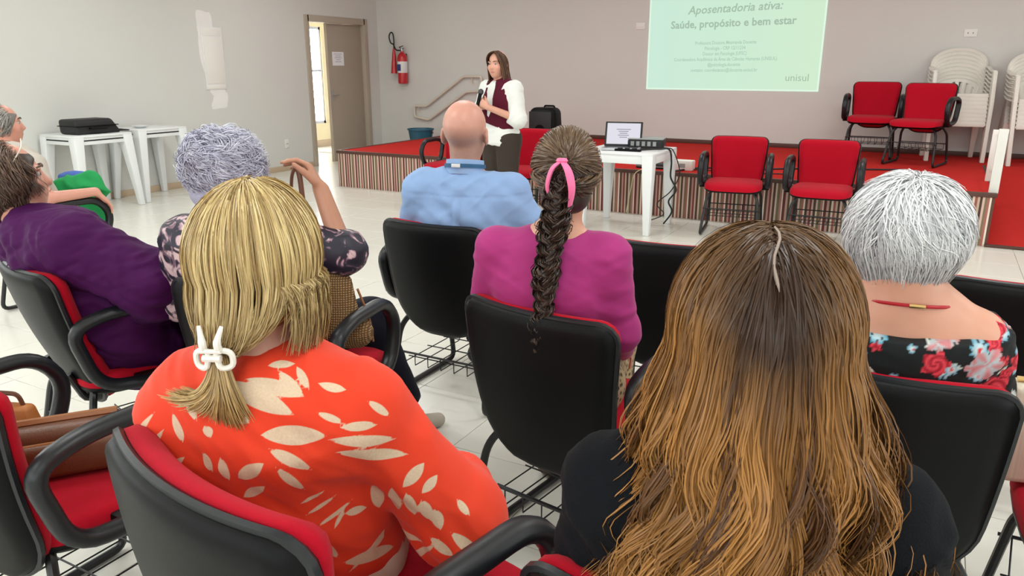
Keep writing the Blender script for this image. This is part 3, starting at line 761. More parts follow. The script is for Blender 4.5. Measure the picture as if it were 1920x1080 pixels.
# ================================================================ white monobloc chairs, stacked on the stage
def mono_parts():
    P = {}
    # local: front = -y (faces audience), origin on the ground at chair centre
    seat = MB(); n = 14
    V = []; F = []
    for i in range(n + 1):
        for j in range(n + 1):
            u = -1 + 2 * i / n; v = -1 + 2 * j / n
            hw = .235 + .02 * (1 - v) / 2
            V.append((u * hw, v * .22, .43 - .018 * (1 - u * u) * (1 - v * v) - .02 * (v > .2) * (v - .2) - .03 * max(0, -v - .8) / .2))
    o = len(V); V += [(x, y, z - .012) for x, y, z in V]
    for i in range(n):
        for j in range(n):
            a = i * (n + 1) + j; F.append((a, a + n + 1, a + n + 2, a + 1)); F.append((o + a, o + a + 1, o + a + n + 2, o + a + n + 1))
    ring = [i * (n + 1) for i in range(n)] + [n * (n + 1) + j for j in range(n)] + [i * (n + 1) + n for i in range(n, 0, -1)] + [j for j in range(n, 0, -1)]
    for k in range(len(ring)):
        a, b = ring[k], ring[(k + 1) % len(ring)]; F.append((a, b, o + b, o + a))
    P['seat'] = MB().add(V, F).mesh('seat', True)
    def yb(z): return .20 + (z - .43) * .20
    # rear hoop: arch from armrest to armrest
    arch = [(-.285, -.16, .655), (-.29, .05, .665), (-.285, yb(.70) - .05, .70)]
    for k in range(13):
        q = math.pi * (1 - k / 12); arch.append((.27 * math.cos(q), yb(.70 + .19 * math.sin(q)), .70 + .19 * math.sin(q) ** .8))
    arch += [(.285, yb(.70) - .05, .70), (.29, .05, .665), (.285, -.16, .655)]
    P['arm_hoop'] = MB().tube(bez(arch, 3), .024, 8, flat=.6).mesh('arm_hoop', True)
    # slats
    sl_ = []
    for k in range(7):
        u = -1 + 2 * k / 6
        zt = .70 + .19 * math.sqrt(max(0, 1 - (u * .92) ** 2)) ** .9 - .005
        x1 = u * .225; x0 = u * .13
        w = .020 if abs(u) < .9 else .024
        zm = .58
        mb = MB()
        pts = [(x0, yb(.44), .43), ((x0 + x1) / 2, yb(.6) - .004, .60), (x1, yb(zt), zt)]
        mb.tube(bez(pts, 4), [w] * 9, 6, flat=.28, up=(0, 1, 0)); sl_.append(mb.mesh('slat', True))
    P['slats'] = sl_
    # upper panel of the back
    V = []; F = []; nn = 16
    for i in range(nn + 1):
        q = math.pi * (1 - i / nn)
        for t in (1.0, .86, .70):
            z = .70 + .185 * math.sin(q) ** .8 * t + (1 - t) * .02; x = .265 * math.cos(q) * t; V.append((x, yb(z) - .006, z))
    o = len(V); V += [(x, y + .008, z) for x, y, z in V]
    for i in range(nn):
        for j in range(2):
            a = i * 3 + j; F.append((a, a + 3, a + 4, a + 1)); F.append((o + a, o + a + 1, o + a + 4, o + a + 3))
        F.append((i * 3 + 2, i * 3 + 5, o + i * 3 + 5, o + i * 3 + 2))
    P['top_panel'] = MB().add(V, F).mesh('top_panel', True)
    # legs: front legs run up into the armrests, rear legs below the seat
    lg = []
    for s in (-1, 1):
        lg.append(MB().hexa([(s * .27 - .022, -.275, 0), (s * .27 + .022, -.275, 0), (s * .27 + .022, -.215, 0), (s * .27 - .022, -.215, 0)],
                            [(s * .285 - .02, -.20, .655), (s * .285 + .02, -.20, .655), (s * .285 + .02, -.12, .655), (s * .285 - .02, -.12, .655)]).mesh('leg', True, .008))
        lg.append(MB().hexa([(s * .25 - .022, .27, 0), (s * .25 + .022, .27, 0), (s * .25 + .022, .32, 0), (s * .25 - .022, .32, 0)],
                            [(s * .235 - .035, .15, .425), (s * .235 + .035, .15, .425), (s * .235 + .035, .22, .425), (s * .235 - .035, .22, .425)]).mesh('leg', True, .008))
    P['legs'] = lg
    P['apron'] = MB().hexa([(-.245, -.225, .375), (.245, -.225, .375), (.245, -.205, .375), (-.245, -.205, .375)], [(-.25, -.225, .425), (.25, -.225, .425), (.25, -.2, .425), (-.25, -.2, .425)]).mesh('apron', True, .004)
    for k, v in P.items():
        for m_ in (v if isinstance(v, list) else [v]): m_.materials.append(M['chair_white'])
    return P
MP = mono_parts()
def mono(x, y, z, rz, label, group):
    r = empty('plastic_chair', (x, y, z), rz); tag(r, label, 'chair', group)
    for k in ('seat', 'arm_hoop', 'top_panel', 'apron'): link(k, MP[k], None, r)
    for m_ in MP['slats']: link('slat', m_, None, r)
    for m_ in MP['legs']: link('leg', m_, None, r)
    return r
def stackof(x, y, n, rz, where, group):
    names = ['bottom', 'second from bottom', 'third from bottom', 'fourth from bottom', 'fifth from bottom', 'sixth from bottom', 'seventh from bottom', 'eighth from bottom', 'ninth from bottom']
    for k in range(n):
        lab = 'top white plastic armchair of the stack ' + where if k == n - 1 else 'white plastic armchair, %s in the stack %s' % (names[k], where)
        mono(x + .008 * k * math.sin(-rz), y + .012 * k, SZ + .042 * k, rz, lab, group)
stackof(.20, 9.93, 8, math.radians(8), 'right behind the red stage chair', 'left stack of white plastic chairs')
stackof(.95, 9.80, 7, math.radians(10), 'at the right edge', 'right stack of white plastic chairs')

# white handrail at the ramp
rl = empty('ramp_handrail', (.50, SY, SZ))
MB().box(-.035, .035, .02, .055, 0, .52).build('post', M['white_paint'], rl, bevel=.004)
MB().box(-.03, .03, .80, .835, 0, .46).build('post', M['white_paint'], rl, bevel=.004)
for z in (.10, .42):
    MB().tube([(0.02, .04, z), (0.02, .82, z)], .012, 8).build('rail', M['white_paint'], rl, smooth=True)
tag(rl, 'white painted rail posts at the right front corner of the stage by the ramp', 'handrail')
# ================================================================ implicit modelling of bodies and clothes
def v3(*a): return np.array(a, float)
def rotm(yaw=0, pitch=0, roll=0):
    """yaw about z (left +), pitch about x (up +), roll about y"""
    return np.array(Matrix.Rotation(math.radians(yaw), 3, 'Z') @ Matrix.Rotation(math.radians(pitch), 3, 'X') @ Matrix.Rotation(math.radians(roll), 3, 'Y'))
def hash3(i, j, k):
    n = (i * 374761393 + j * 668265263 + k * 2147483647 + 1013904223) & 0x7fffffff
    n = ((n ^ (n >> 13)) * 1274126177) & 0x7fffffff
    return ((n ^ (n >> 16)) & 0xffff) / 65535.0
def vnoise(P):
    P = np.asarray(P, float); I = np.floor(P).astype(np.int64); f = P - I; f = f * f * (3 - 2 * f)
    out = 0
    for dx in (0, 1):
        for dy in (0, 1):
            for dz in (0, 1):
                w = (f[:, 0] if dx else 1 - f[:, 0]) * (f[:, 1] if dy else 1 - f[:, 1]) * (f[:, 2] if dz else 1 - f[:, 2])
                out = out + w * hash3(I[:, 0] + dx, I[:, 1] + dy, I[:, 2] + dz)
    return out
def fbm(P, o=3):
    s = 0; a = .5
    for k in range(o): s = s + a * vnoise(P * 2 ** k + 17.3 * k); a *= .5
    return s
# primitives
def cap(a, b, ra, rb=None, k=.03, clip=None): return dict(t='cap', a=v3(*a), b=v3(*b), ra=ra, rb=ra if rb is None else rb, k=k, clip=clip)
def ecap(a, b, ra, rb, side=(1, 0, 0), k=.04, clip=None): return dict(t='ecap', a=v3(*a), b=v3(*b), ra=ra, rb=rb, side=v3(*side), k=k, clip=clip)
def ell(c, r, R=None, k=.02, sub=False, clip=None): return dict(t='ell', c=v3(*c), r=v3(*r), R=np.eye(3) if R is None else R, k=k, sub=sub, clip=clip)
def pbox(p):
    if p['t'] == 'ell':
        m = max(p['r']); return p['c'] - m, p['c'] + m
    if p['t'] == 'cap': m = max(p['ra'], p['rb'])
    else: m = max(*p['ra'], *p['rb'])
    return np.minimum(p['a'], p['b']) - m, np.maximum(p['a'], p['b']) + m
def pdist(p, X, Y, Z, pad):
    if p['t'] == 'ell':
        R = p['R']; dx, dy, dz = X - p['c'][0], Y - p['c'][1], Z - p['c'][2]; r = p['r'] + pad
        u = (R[0, 0] * dx + R[1, 0] * dy + R[2, 0] * dz) / r[0]; v = (R[0, 1] * dx + R[1, 1] * dy + R[2, 1] * dz) / r[1]; w = (R[0, 2] * dx + R[1, 2] * dy + R[2, 2] * dz) / r[2]
        k0 = np.sqrt(u * u + v * v + w * w); k1 = np.sqrt((u / r[0]) ** 2 + (v / r[1]) ** 2 + (w / r[2]) ** 2) + 1e-9
        d = k0 * (k0 - 1) / k1
    else:
        a, b = p['a'], p['b']; ba = b - a; L2 = max(ba @ ba, 1e-9)
        dx, dy, dz = X - a[0], Y - a[1], Z - a[2]
        t = np.clip((dx * ba[0] + dy * ba[1] + dz * ba[2]) / L2, 0, 1)
        qx, qy, qz = dx - t * ba[0], dy - t * ba[1], dz - t * ba[2]
        if p['t'] == 'cap':
            d = np.sqrt(qx * qx + qy * qy + qz * qz) - (p['ra'] + (p['rb'] - p['ra']) * t) - pad
        else:
            ax = ba / math.sqrt(L2); s = p['side'] - ax * (p['side'] @ ax); s /= np.linalg.norm(s); n = np.cross(ax, s)
            rx = p['ra'][0] + (p['rb'][0] - p['ra'][0]) * t + pad; ry = p['ra'][1] + (p['rb'][1] - p['ra'][1]) * t + pad
            u = (qx * s[0] + qy * s[1] + qz * s[2]) / rx; v = (qx * n[0] + qy * n[1] + qz * n[2]) / ry; w = (qx * ax[0] + qy * ax[1] + qz * ax[2]) / np.minimum(rx, ry)
            k0 = np.sqrt(u * u + v * v + w * w); m = np.minimum(rx, ry)
            k1 = np.sqrt((u / rx) ** 2 + (v / ry) ** 2 + (w / m) ** 2) + 1e-9
            d = np.where(k0 < 1e-4, -m, k0 * (k0 - 1) / k1)
    if p.get('clip') is not None:
        for (c, n) in p['clip']:
            n = v3(*n); n = n / np.linalg.norm(n)
            d = np.maximum(d, (X - c[0]) * n[0] + (Y - c[1]) * n[1] + (Z - c[2]) * n[2])
    return d
def sdf_mesh(prims, h=.007, pad=0.0, clips=(), smooth_it=1):
    los, his = zip(*[pbox(p) for p in prims if not p.get('sub')])
    lo = np.min(los, 0) - pad - 4 * h; hi = np.max(his, 0) + pad + 4 * h
    n = np.ceil((hi - lo) / h).astype(int) + 1
    D = np.full(n, .2, np.float32)
    ax = [lo[i] + h * np.arange(n[i]) for i in range(3)]
    for p in prims:
        a, b = pbox(p); mg = p['k'] + pad + 3 * h
        i0 = np.maximum(np.floor((a - mg - lo) / h).astype(int), 0); i1 = np.minimum(np.ceil((b + mg - lo) / h).astype(int) + 1, n)
        if np.any(i1 <= i0): continue
        sl = tuple(slice(i0[i], i1[i]) for i in range(3))
        X = ax[0][sl[0]][:, None, None]; Y = ax[1][sl[1]][None, :, None]; Z = ax[2][sl[2]][None, None, :]
        d = pdist(p, X, Y, Z, pad); cur = D[sl]; k = max(p['k'], 1e-4)
        if p.get('sub'):
            hh = np.clip(.5 - .5 * (cur + d) / k, 0, 1); D[sl] = cur * (1 - hh) + (-d) * hh + k * hh * (1 - hh)
        else:
            hh = np.clip(.5 + .5 * (d - cur) / k, 0, 1); D[sl] = d * (1 - hh) + cur * hh - k * hh * (1 - hh)
    for c, nn in clips:
        nn = v3(*nn); nn /= np.linalg.norm(nn)
        D = np.maximum(D, ((ax[0] - c[0]) * nn[0])[:, None, None] + ((ax[1] - c[1]) * nn[1])[None, :, None] + ((ax[2] - c[2]) * nn[2])[None, None, :]).astype(np.float32)
    return surface_nets(D, lo, h, smooth_it)
def surface_nets(D, lo, h, smooth_it=1):
    S = D < 0
    nx, ny, nz = D.shape
    cnt = np.zeros((nx - 1, ny - 1, nz - 1), np.uint8)
    for dx in (0, 1):
        for dy in (0, 1):
            for dz in (0, 1):
                cnt += S[dx:nx - 1 + dx, dy:ny - 1 + dy, dz:nz - 1 + dz]
    act = (cnt > 0) & (cnt < 8)
    idx = np.full(cnt.shape, -1, np.int64); ci = np.argwhere(act); idx[act] = np.arange(len(ci))
    acc = np.zeros((len(ci), 3)); num = np.zeros(len(ci))
    i, j, k = ci.T
    cor = [(a, b, c) for a in (0, 1) for b in (0, 1) for c in (0, 1)]
    val = {c: D[i + c[0], j + c[1], k + c[2]] for c in cor}
    for a in cor:
        for axx in range(3):
            if a[axx] == 1: continue
            b = list(a); b[axx] = 1; b = tuple(b)
            va, vb = val[a], val[b]; cr = (va < 0) != (vb < 0)
            t = np.where(cr, va / np.where(np.abs(va - vb) < 1e-12, 1, va - vb), 0)
            pt = np.array(a, float)[None, :].repeat(len(ci), 0); pt[:, axx] += t
            acc += pt * cr[:, None]; num += cr
    V = lo + h * (ci + acc / np.maximum(num, 1)[:, None])
    F = []
    for axx in range(3):
        o1, o2 = [q for q in range(3) if q != axx]
        s0 = [slice(1, -1)] * 3; s1 = [slice(1, -1)] * 3
        s0[axx] = slice(0, D.shape[axx] - 1); s1[axx] = slice(1, D.shape[axx])
        A = S[tuple(s0)]; B = S[tuple(s1)]
        e = np.argwhere(A != B); fl = A[A != B]
        off = np.ones(3, int); off[axx] = 0; e = e + off
        def cell(d1, d2):
            q = e.copy(); q[:, o1] -= d1; q[:, o2] -= d2; return idx[q[:, 0], q[:, 1], q[:, 2]]
        q = np.stack([cell(1, 1), cell(0, 1), cell(0, 0), cell(1, 0)], 1)
        if axx == 1: q = q[:, ::-1]
        q[~fl] = q[~fl][:, ::-1]
        F.append(q)
    F = np.concatenate(F); F = F[(F >= 0).all(1)]
    # laplacian smoothing
    for _ in range(smooth_it):
        s = np.zeros_like(V); c = np.zeros(len(V))
        for a in range(4):
            b = (a + 1) % 4
            np.add.at(s, F[:, a], V[F[:, b]]); np.add.at(c, F[:, a], 1)
        V = V * .5 + .5 * s / np.maximum(c, 1)[:, None]
    return V, F
def normals(V, F):
    n = np.cross(V[F[:, 2]] - V[F[:, 0]], V[F[:, 3]] - V[F[:, 1]]); N_ = np.zeros_like(V)
    for a in range(4): np.add.at(N_, F[:, a], n)
    return N_ / (np.linalg.norm(N_, axis=1, keepdims=True) + 1e-12)
def wrinkle(V, F, amp=.006, sc=(7, 7, 20), rot=(0, 0, 0), seed=0., ridge=True):
    R = rotm(*rot); Q = (V @ R) * np.array(sc) + seed
    Q = Q + 1.2 * (np.stack([fbm(V * 5 + 3 + seed, 2), fbm(V * 5 + 9 + seed, 2), fbm(V * 5 + 21 + seed, 2)], 1) - .4)
    n = fbm(Q, 2)
    if ridge: n = 1 - np.abs(2 * n - .75) * 1.6
    return V + normals(V, F) * (amp * (n - .4))[:, None]

# ---------------------------------------------------------------- figure pieces
def head_prims(c, R, s, ears=True, k=.02):
    P = lambda x, y, z: c + R @ (v3(x, y, z) * s)
    L = [ell(P(0, -.012, .032), v3(.077, .098, .090) * s, R, k), ell(P(0, .022, -.035), v3(.062, .070, .078) * s, R, .03), ell(P(0, .060, -.090), v3(.026, .024, .022) * s, R, .03),
         ell(P(0, .070, -.03), v3(.046, .026, .05) * s, R, .03),
         cap(P(0, .090, .012), P(0, .108, -.022), .007 * s, .0125 * s, .012), ell(P(0, .086, -.058), v3(.023, .012, .009) * s, R, .008)]
    for e in (-1, 1):
        L.append(ell(P(e * .031, .104, .012), v3(.017, .016, .012) * s, R, .012, sub=True))
        L.append(ell(P(e * .032, .086, .030), v3(.02, .012, .006) * s, R, .012))
        L.append(ell(P(e * .040, .070, -.02), v3(.02, .02, .018) * s, R, .02))
        if ears:
            Re = R @ rotm(e * 25, 0, 0)
            L.append(ell(P(e * .081, -.008, -.008), v3(.010, .020, .033) * s, Re, .006)); L.append(ell(P(e * .088, -.004, -.004), v3(.006, .010, .018) * s, Re, .004, sub=True))
    return L
def hand_prims(w, d, n, s, curl=(20, 30, 20), size=1.0, thumb=35, spread=.0):
    """w wrist, d finger direction, n palm normal, s towards the thumb"""
    d = v3(*d); d /= np.linalg.norm(d); s = v3(*s); s = s - d * (s @ d); s /= np.linalg.norm(s); n_ = np.cross(d, s); n_ = n_ if n_ @ v3(*n) > 0 else -n_
    w = v3(*w); z = size
    L = [ecap(w + d * .018 * z, w + d * .078 * z, (.030 * z, .017 * z), (.040 * z, .015 * z), s, .014)]
    for i, ln in enumerate((.074, .082, .076, .060)):
        p = w + d * (.088 - .004 * abs(i - 1.2)) * z + s * (.030 - .0205 * i) * z
        ang = 0; dd = d + s * (.10 - .07 * i + spread * (1.5 - i)); dd /= np.linalg.norm(dd); r = (.0088, .0086, .0084, .0076)[i] * z
        for q, (fr, cu) in enumerate(zip((.45, .30, .25), curl)):
            ang += math.radians(cu); dv = dd * math.cos(ang) + n_ * math.sin(ang)
            p2 = p + dv * ln * fr * z; L.append(cap(p, p2, r, r * .92, .004)); p = p2; r *= .92
    p = w + d * .028 * z + s * .026 * z + n_ * .006 * z
    dv = d * math.cos(math.radians(thumb)) + s * math.sin(math.radians(thumb)) + n_ * .35; dv /= np.linalg.norm(dv)
    p2 = p + dv * .045 * z; L.append(cap(p, p2, .0135 * z, .0105 * z, .008))
    dv = dv + d * .35 + n_ * .25; dv /= np.linalg.norm(dv); L.append(cap(p2, p2 + dv * .036 * z, .0105 * z, .008 * z, .004))
    return L
def limb(pts, rs, k=.03): return [cap(pts[i], pts[i + 1], rs[i], rs[i + 1], k) for i in range(len(pts) - 1)]

def seated(zt=1.29, sh=.175, yaw=0, pitch=0, roll=0, hs=1.0, hx=0.0, hy=.155, **kw):
    J = dict(pel=v3(0, .22, .56), wai=v3(0, .185, .70), che=v3(0, .145, .87), nb=v3(hx * .5, .135, zt - .285), hc=v3(hx, hy, zt - .122 * hs), R=rotm(yaw, pitch, roll), hs=hs,
             sL=v3(-sh, .14, zt - .335), sR=v3(sh, .14, zt - .335), eL=v3(-sh - .07, .22, .74), eR=v3(sh + .07, .22, .74), wL=v3(-.12, .42, .62), wR=v3(.12, .42, .62),
             hL=v3(-.09, .24, .54), hR=v3(.09, .24, .54), kL=v3(-.11, .64, .53), kR=v3(.11, .64, .53), aL=v3(-.11, .64, .09), aR=v3(.11, .64, .09))
    for k, v in kw.items(): J[k] = v3(*v)
    return J
def skin_prims(J, hand=(True, True), hdir=None, curl=(20, 30, 20), belly=1.0):
    hs = J['hs']; L = head_prims(J['hc'], J['R'], hs)
    nk = J['hc'] + J['R'] @ v3(0, -.02, -.075) * hs
    L += [cap(nk, J['nb'] - v3(0, 0, .02), .052 * hs, .058 * hs, .03)]
    L += [ecap(J['nb'] - v3(0, 0, .03), J['che'], (.10, .06), (.15, .09)), ecap(J['che'], J['wai'], (.15, .09), (.13 * belly, .09)), ecap(J['wai'], J['pel'], (.13 * belly, .09), (.155, .10)),
          cap(J['sL'], J['sR'], .046, .046, .06)]
    for q in 'LR':
        L += limb([J['s' + q], J['e' + q], J['w' + q]], [.046, .036, .026], .02)
        L += limb([J['h' + q], J['k' + q], J['a' + q]], [.075, .050, .035], .03)
        f = J['a' + q]; L += [cap(f + v3(0, -.03, -.04), f + v3(0, .13, -.062), .032, .024, .03)]
        e, w = J['e' + q], J['w' + q]; d = (w - e) / np.linalg.norm(w - e); sx = -1 if q == 'R' else 1
        hd = hdir.get(q) if hdir else None
        if hd: L += hand_prims(w, *hd)
        else: L += hand_prims(w, d, (0, 0, -1), (sx, 0, 0.1), curl)
    return L
def torso_prims(J, rw=.165, rd=.115, rc=.18, belly=.115, sho=.062, zlow=None):
    a = J['che']
    L = [ecap(J['pel'] - v3(0, 0, .02), J['wai'], (rw * 1.05, belly * 1.02), (rw, belly), k=.05), ecap(J['wai'], a, (rw, belly), (rc, rd), k=.05),
         ecap(a, J['nb'] + v3(0, 0, -.06), (rc, rd), (.125, .078), k=.05), cap(J['sL'], J['sR'], sho, sho, .07)]
    return L
def sleeve(J, q, frac, r0=.066, r1=.052, r2=.045, k=.035, cuff=None):
    """sleeve: frac < 1 ends on the upper arm, 1..2 on the forearm"""
    s, e, w = J['s' + q], J['e' + q], J['w' + q]; L = []
    if frac <= 1:
        p = s + (e - s) * frac; n = e - s; L.append(cap(s, p + n * .1, r0, r1, k, clip=[(p, n)]))
    else:
        L.append(cap(s, e, r0, r1, k)); p = e + (w - e) * (frac - 1); n = w - e; L.append(cap(e, p + n * .1, r1, r2, k, clip=[(p, n)]))
    return L
def legs_cloth(J, r=(.105, .078, .060), low=.96):
    L = []
    for q in 'LR':
        h, k_, a = J['h' + q], J['k' + q], J['a' + q]; p = k_ + (a - k_) * low; n = a - k_
        L += [cap(h, k_, r[0], r[1], .04), cap(k_, p + n * .05, r[1], r[2], .03, clip=[(p, n)])]
    L.append(cap(J['hL'], J['hR'], .105, .105, .05)); return L
def shoe_prims(f, d=(0, 1, 0)):
    d = v3(*d); z = v3(0, 0, 1)
    return [cap(f - d * .035 + z * -.045, f + d * .13 + z * -.063, .040, .030, .03), cap(f + z * -.02, f - d * .02 - z * .04, .042, .042, .03)], [(f + v3(0, 0, -.088), (0, 0, -1)), (f + v3(0, 0, .012), (-d[0] * .5, -d[1] * .5, 1))]

SKIN = {}
def skin_mat(name, col):
    if name not in SKIN: SKIN[name] = mat_vcol('skin_' + name, .40, .45, bump=.08, bscale=220, sss=.08)
    return SKIN[name]
def person(loc, rz, label, J, col, h=.008, prims=None, tint=None, eyes=True, brow=(.1, .07, .05), **kw):
    L = prims if prims is not None else skin_prims(J, **kw)
    V, F = sdf_mesh(L, h); me = mesh_np('person', V, F)
    C = np.tile(np.array(col), (len(V), 1)) * (0.94 + .12 * fbm(V * 25, 2))[:, None]
    hc, R, s = J['hc'], J['R'], J['hs']; Q = (V - hc) @ R / s
    lip = np.exp(-((Q[:, 0] / .022) ** 2 + ((Q[:, 1] - .096) / .014) ** 2 + ((Q[:, 2] + .058) / .009) ** 2) ** 2); C = C * (1 - .7 * lip[:, None]) + .7 * lip[:, None] * np.array(srgb(168, 80, 76))
    ck = np.exp(-(((np.abs(Q[:, 0]) - .042) / .02) ** 2 + ((Q[:, 1] - .07) / .03) ** 2 + ((Q[:, 2] + .02) / .02) ** 2)); C = C * (1 - .35 * ck[:, None]) + .35 * ck[:, None] * np.array(srgb(214, 130, 112))
    if tint is not None: C = tint(V, Q, C)
    set_col(me, C)
    o = link('person', me, skin_mat('tone', None)); o.location = loc; o.rotation_euler = (0, 0, math.radians(rz)); tag(o, label, 'person')
    if eyes:
        for e in (-1, 1):
            p = hc + R @ (v3(e * .031, .081, .012) * s)
            eb = MB().lathe([(.011 * s * math.sin(a), -.011 * s * math.cos(a)) for a in np.linspace(.15, math.pi - .15, 8)], 12).build('eye', M['eye_white'], o, smooth=True, loc=p)
            ir = MB().lathe([(.0052 * s, 0), (.0045 * s, .0015 * s)], 12).build('iris', M['eye_iris'], eb, loc=tuple(R @ v3(0, .0102 * s, 0)))
            ir.rotation_euler = (Matrix([list(r) for r in R]) @ Matrix.Rotation(math.radians(-90), 3, 'X')).to_euler()
            bp = [hc + R @ (v3(e * x, y, z) * s) for x, y, z in ((.014, .101, .034), (.03, .097, .039), (.046, .084, .034))]
            MB().tube(bez(bp, 4), .0032 * s, 6).build('eyebrow', M['brow_' + str(brow)] if ('brow_' + str(brow)) in M else M.setdefault('brow_' + str(brow), mat('brow', brow, .8)), o, smooth=True)
    return o
def garment(name, par, prims, m, h=.008, wr=None, colf=None, pad=0, clips=(), attrs=None, label=None, smooth_it=1, disp=None):
    V, F = sdf_mesh(prims, h, pad, clips, smooth_it)
    for w in (wr or []): V = wrinkle(V, F, *w)
    if disp is not None: V = V + normals(V, F) * disp(V)[:, None]
    me = mesh_np(name, V, F)
    if colf is not None: set_col(me, colf(V))
    for k, f in (attrs or {}).items(): set_float(me, f(V), k)
    o = link(name, me, m, par)
    if label: o['label'] = label
    return o

def band(name, par, m, c, rx, ry, zf, h_, th=.003, dz=0., a0=0, a1=2 * math.pi, n=40, flare=0., label=None):
    """a strip of cloth around the neck; zf lower edge, dz tilt (front minus back)"""
    full = abs(a1 - a0 - 2 * math.pi) < 1e-6; A = np.linspace(a0, a1, n, endpoint=not full); V = []; F = []
    for a in A:
        for (r_, z_) in ((0, 0), (th, 0), (th + flare, h_), (flare, h_)):
            V.append((c[0] + (rx + r_) * math.cos(a), c[1] + (ry + r_) * math.sin(a), zf + z_ + dz * math.sin(a)))
    m_ = len(A)
    for i in range(m_ if full else m_ - 1):
        j = (i + 1) % m_
        for k in range(4): F.append((i * 4 + k, j * 4 + k, j * 4 + (k + 1) % 4, i * 4 + (k + 1) % 4))
    if not full: F += [(0, 1, 2, 3), tuple((m_ - 1) * 4 + k for k in (3, 2, 1, 0))]
    o = MB().add(V, F).build(name, m, par, smooth=True)
    if label: o['label'] = label
    return o

# ---------------------------------------------------------------- hair
HAIRM = {}
def hair_mat(rough=.42, spec=.5):
    k = (rough, spec)
    if k not in HAIRM: HAIRM[k] = mat_vcol('hair', rough, spec)
    return HAIRM[k]
def strand_arrays(P, R, C, out=None, tilt=.55, seed=0):
    """thin flat hairs: two rows of vertices per hair, facing outwards with some random tilt"""
    Nn, Mm, _ = P.shape; r = np.random.default_rng(seed + Nn)
    T_ = np.gradient(P, axis=1); T_ /= np.linalg.norm(T_, axis=2, keepdims=True) + 1e-9
    if out is None: out = P - P.reshape(-1, 3).mean(0)
    out = out / (np.linalg.norm(out, axis=2, keepdims=True) + 1e-9) + r.normal(size=(Nn, 1, 3)) * tilt
    A = np.cross(T_, out); A /= np.linalg.norm(A, axis=2, keepdims=True) + 1e-9
    R = np.broadcast_to(R, (Nn, Mm))[:, :, None]
    V = np.stack([P - A * R, P + A * R], 2)
    ids = np.arange(Nn * Mm * 2).reshape(Nn, Mm, 2)
    F = np.stack([ids[:, :-1, 0], ids[:, :-1, 1], ids[:, 1:, 1], ids[:, 1:, 0]], -1).reshape(-1, 4)
    return V.reshape(-1, 3), F, np.repeat(np.ascontiguousarray(C).reshape(-1, 3), 2, 0)
def hair_obj(par, P, R, C, base=None, basecol=(.1, .07, .05), name='hair', m=None, label=None, h=.008, cen=None):
    V, F, Cc = strand_arrays(P, R, C, None if cen is None else P - np.asarray(cen)); Fs = [F]
    if base is not None:
        Vb, Fb = sdf_mesh(base, h); n = len(V)
        cb = basecol(Vb) if callable(basecol) else np.tile(np.array(basecol), (len(Vb), 1))
        V = np.concatenate([V, Vb]); Cc = np.concatenate([Cc, cb]); Fs.append(Fb + n)
    me = mesh_np(name, V, [np.concatenate(Fs)]); set_col(me, Cc)
    o = link(name, me, m or hair_mat(), par); o['kind'] = 'stuff'
    if label: o['label'] = label
    return o
def taper(Mm, r0, tip=.35, root=.8):
    t = np.linspace(0, 1, Mm); return (r0 * (root + (1 - root) * np.clip(t * 6, 0, 1)) * (1 - (1 - tip) * np.clip((t - .6) / .4, 0, 1)))[None, :]
def edir(th, ph): return np.stack([np.sin(th) * np.sin(ph), -np.sin(th) * np.cos(ph), np.cos(th)], -1)
def mixc(a, b, t): return np.asarray(a) * (1 - t[..., None]) + np.asarray(b) * t[..., None]
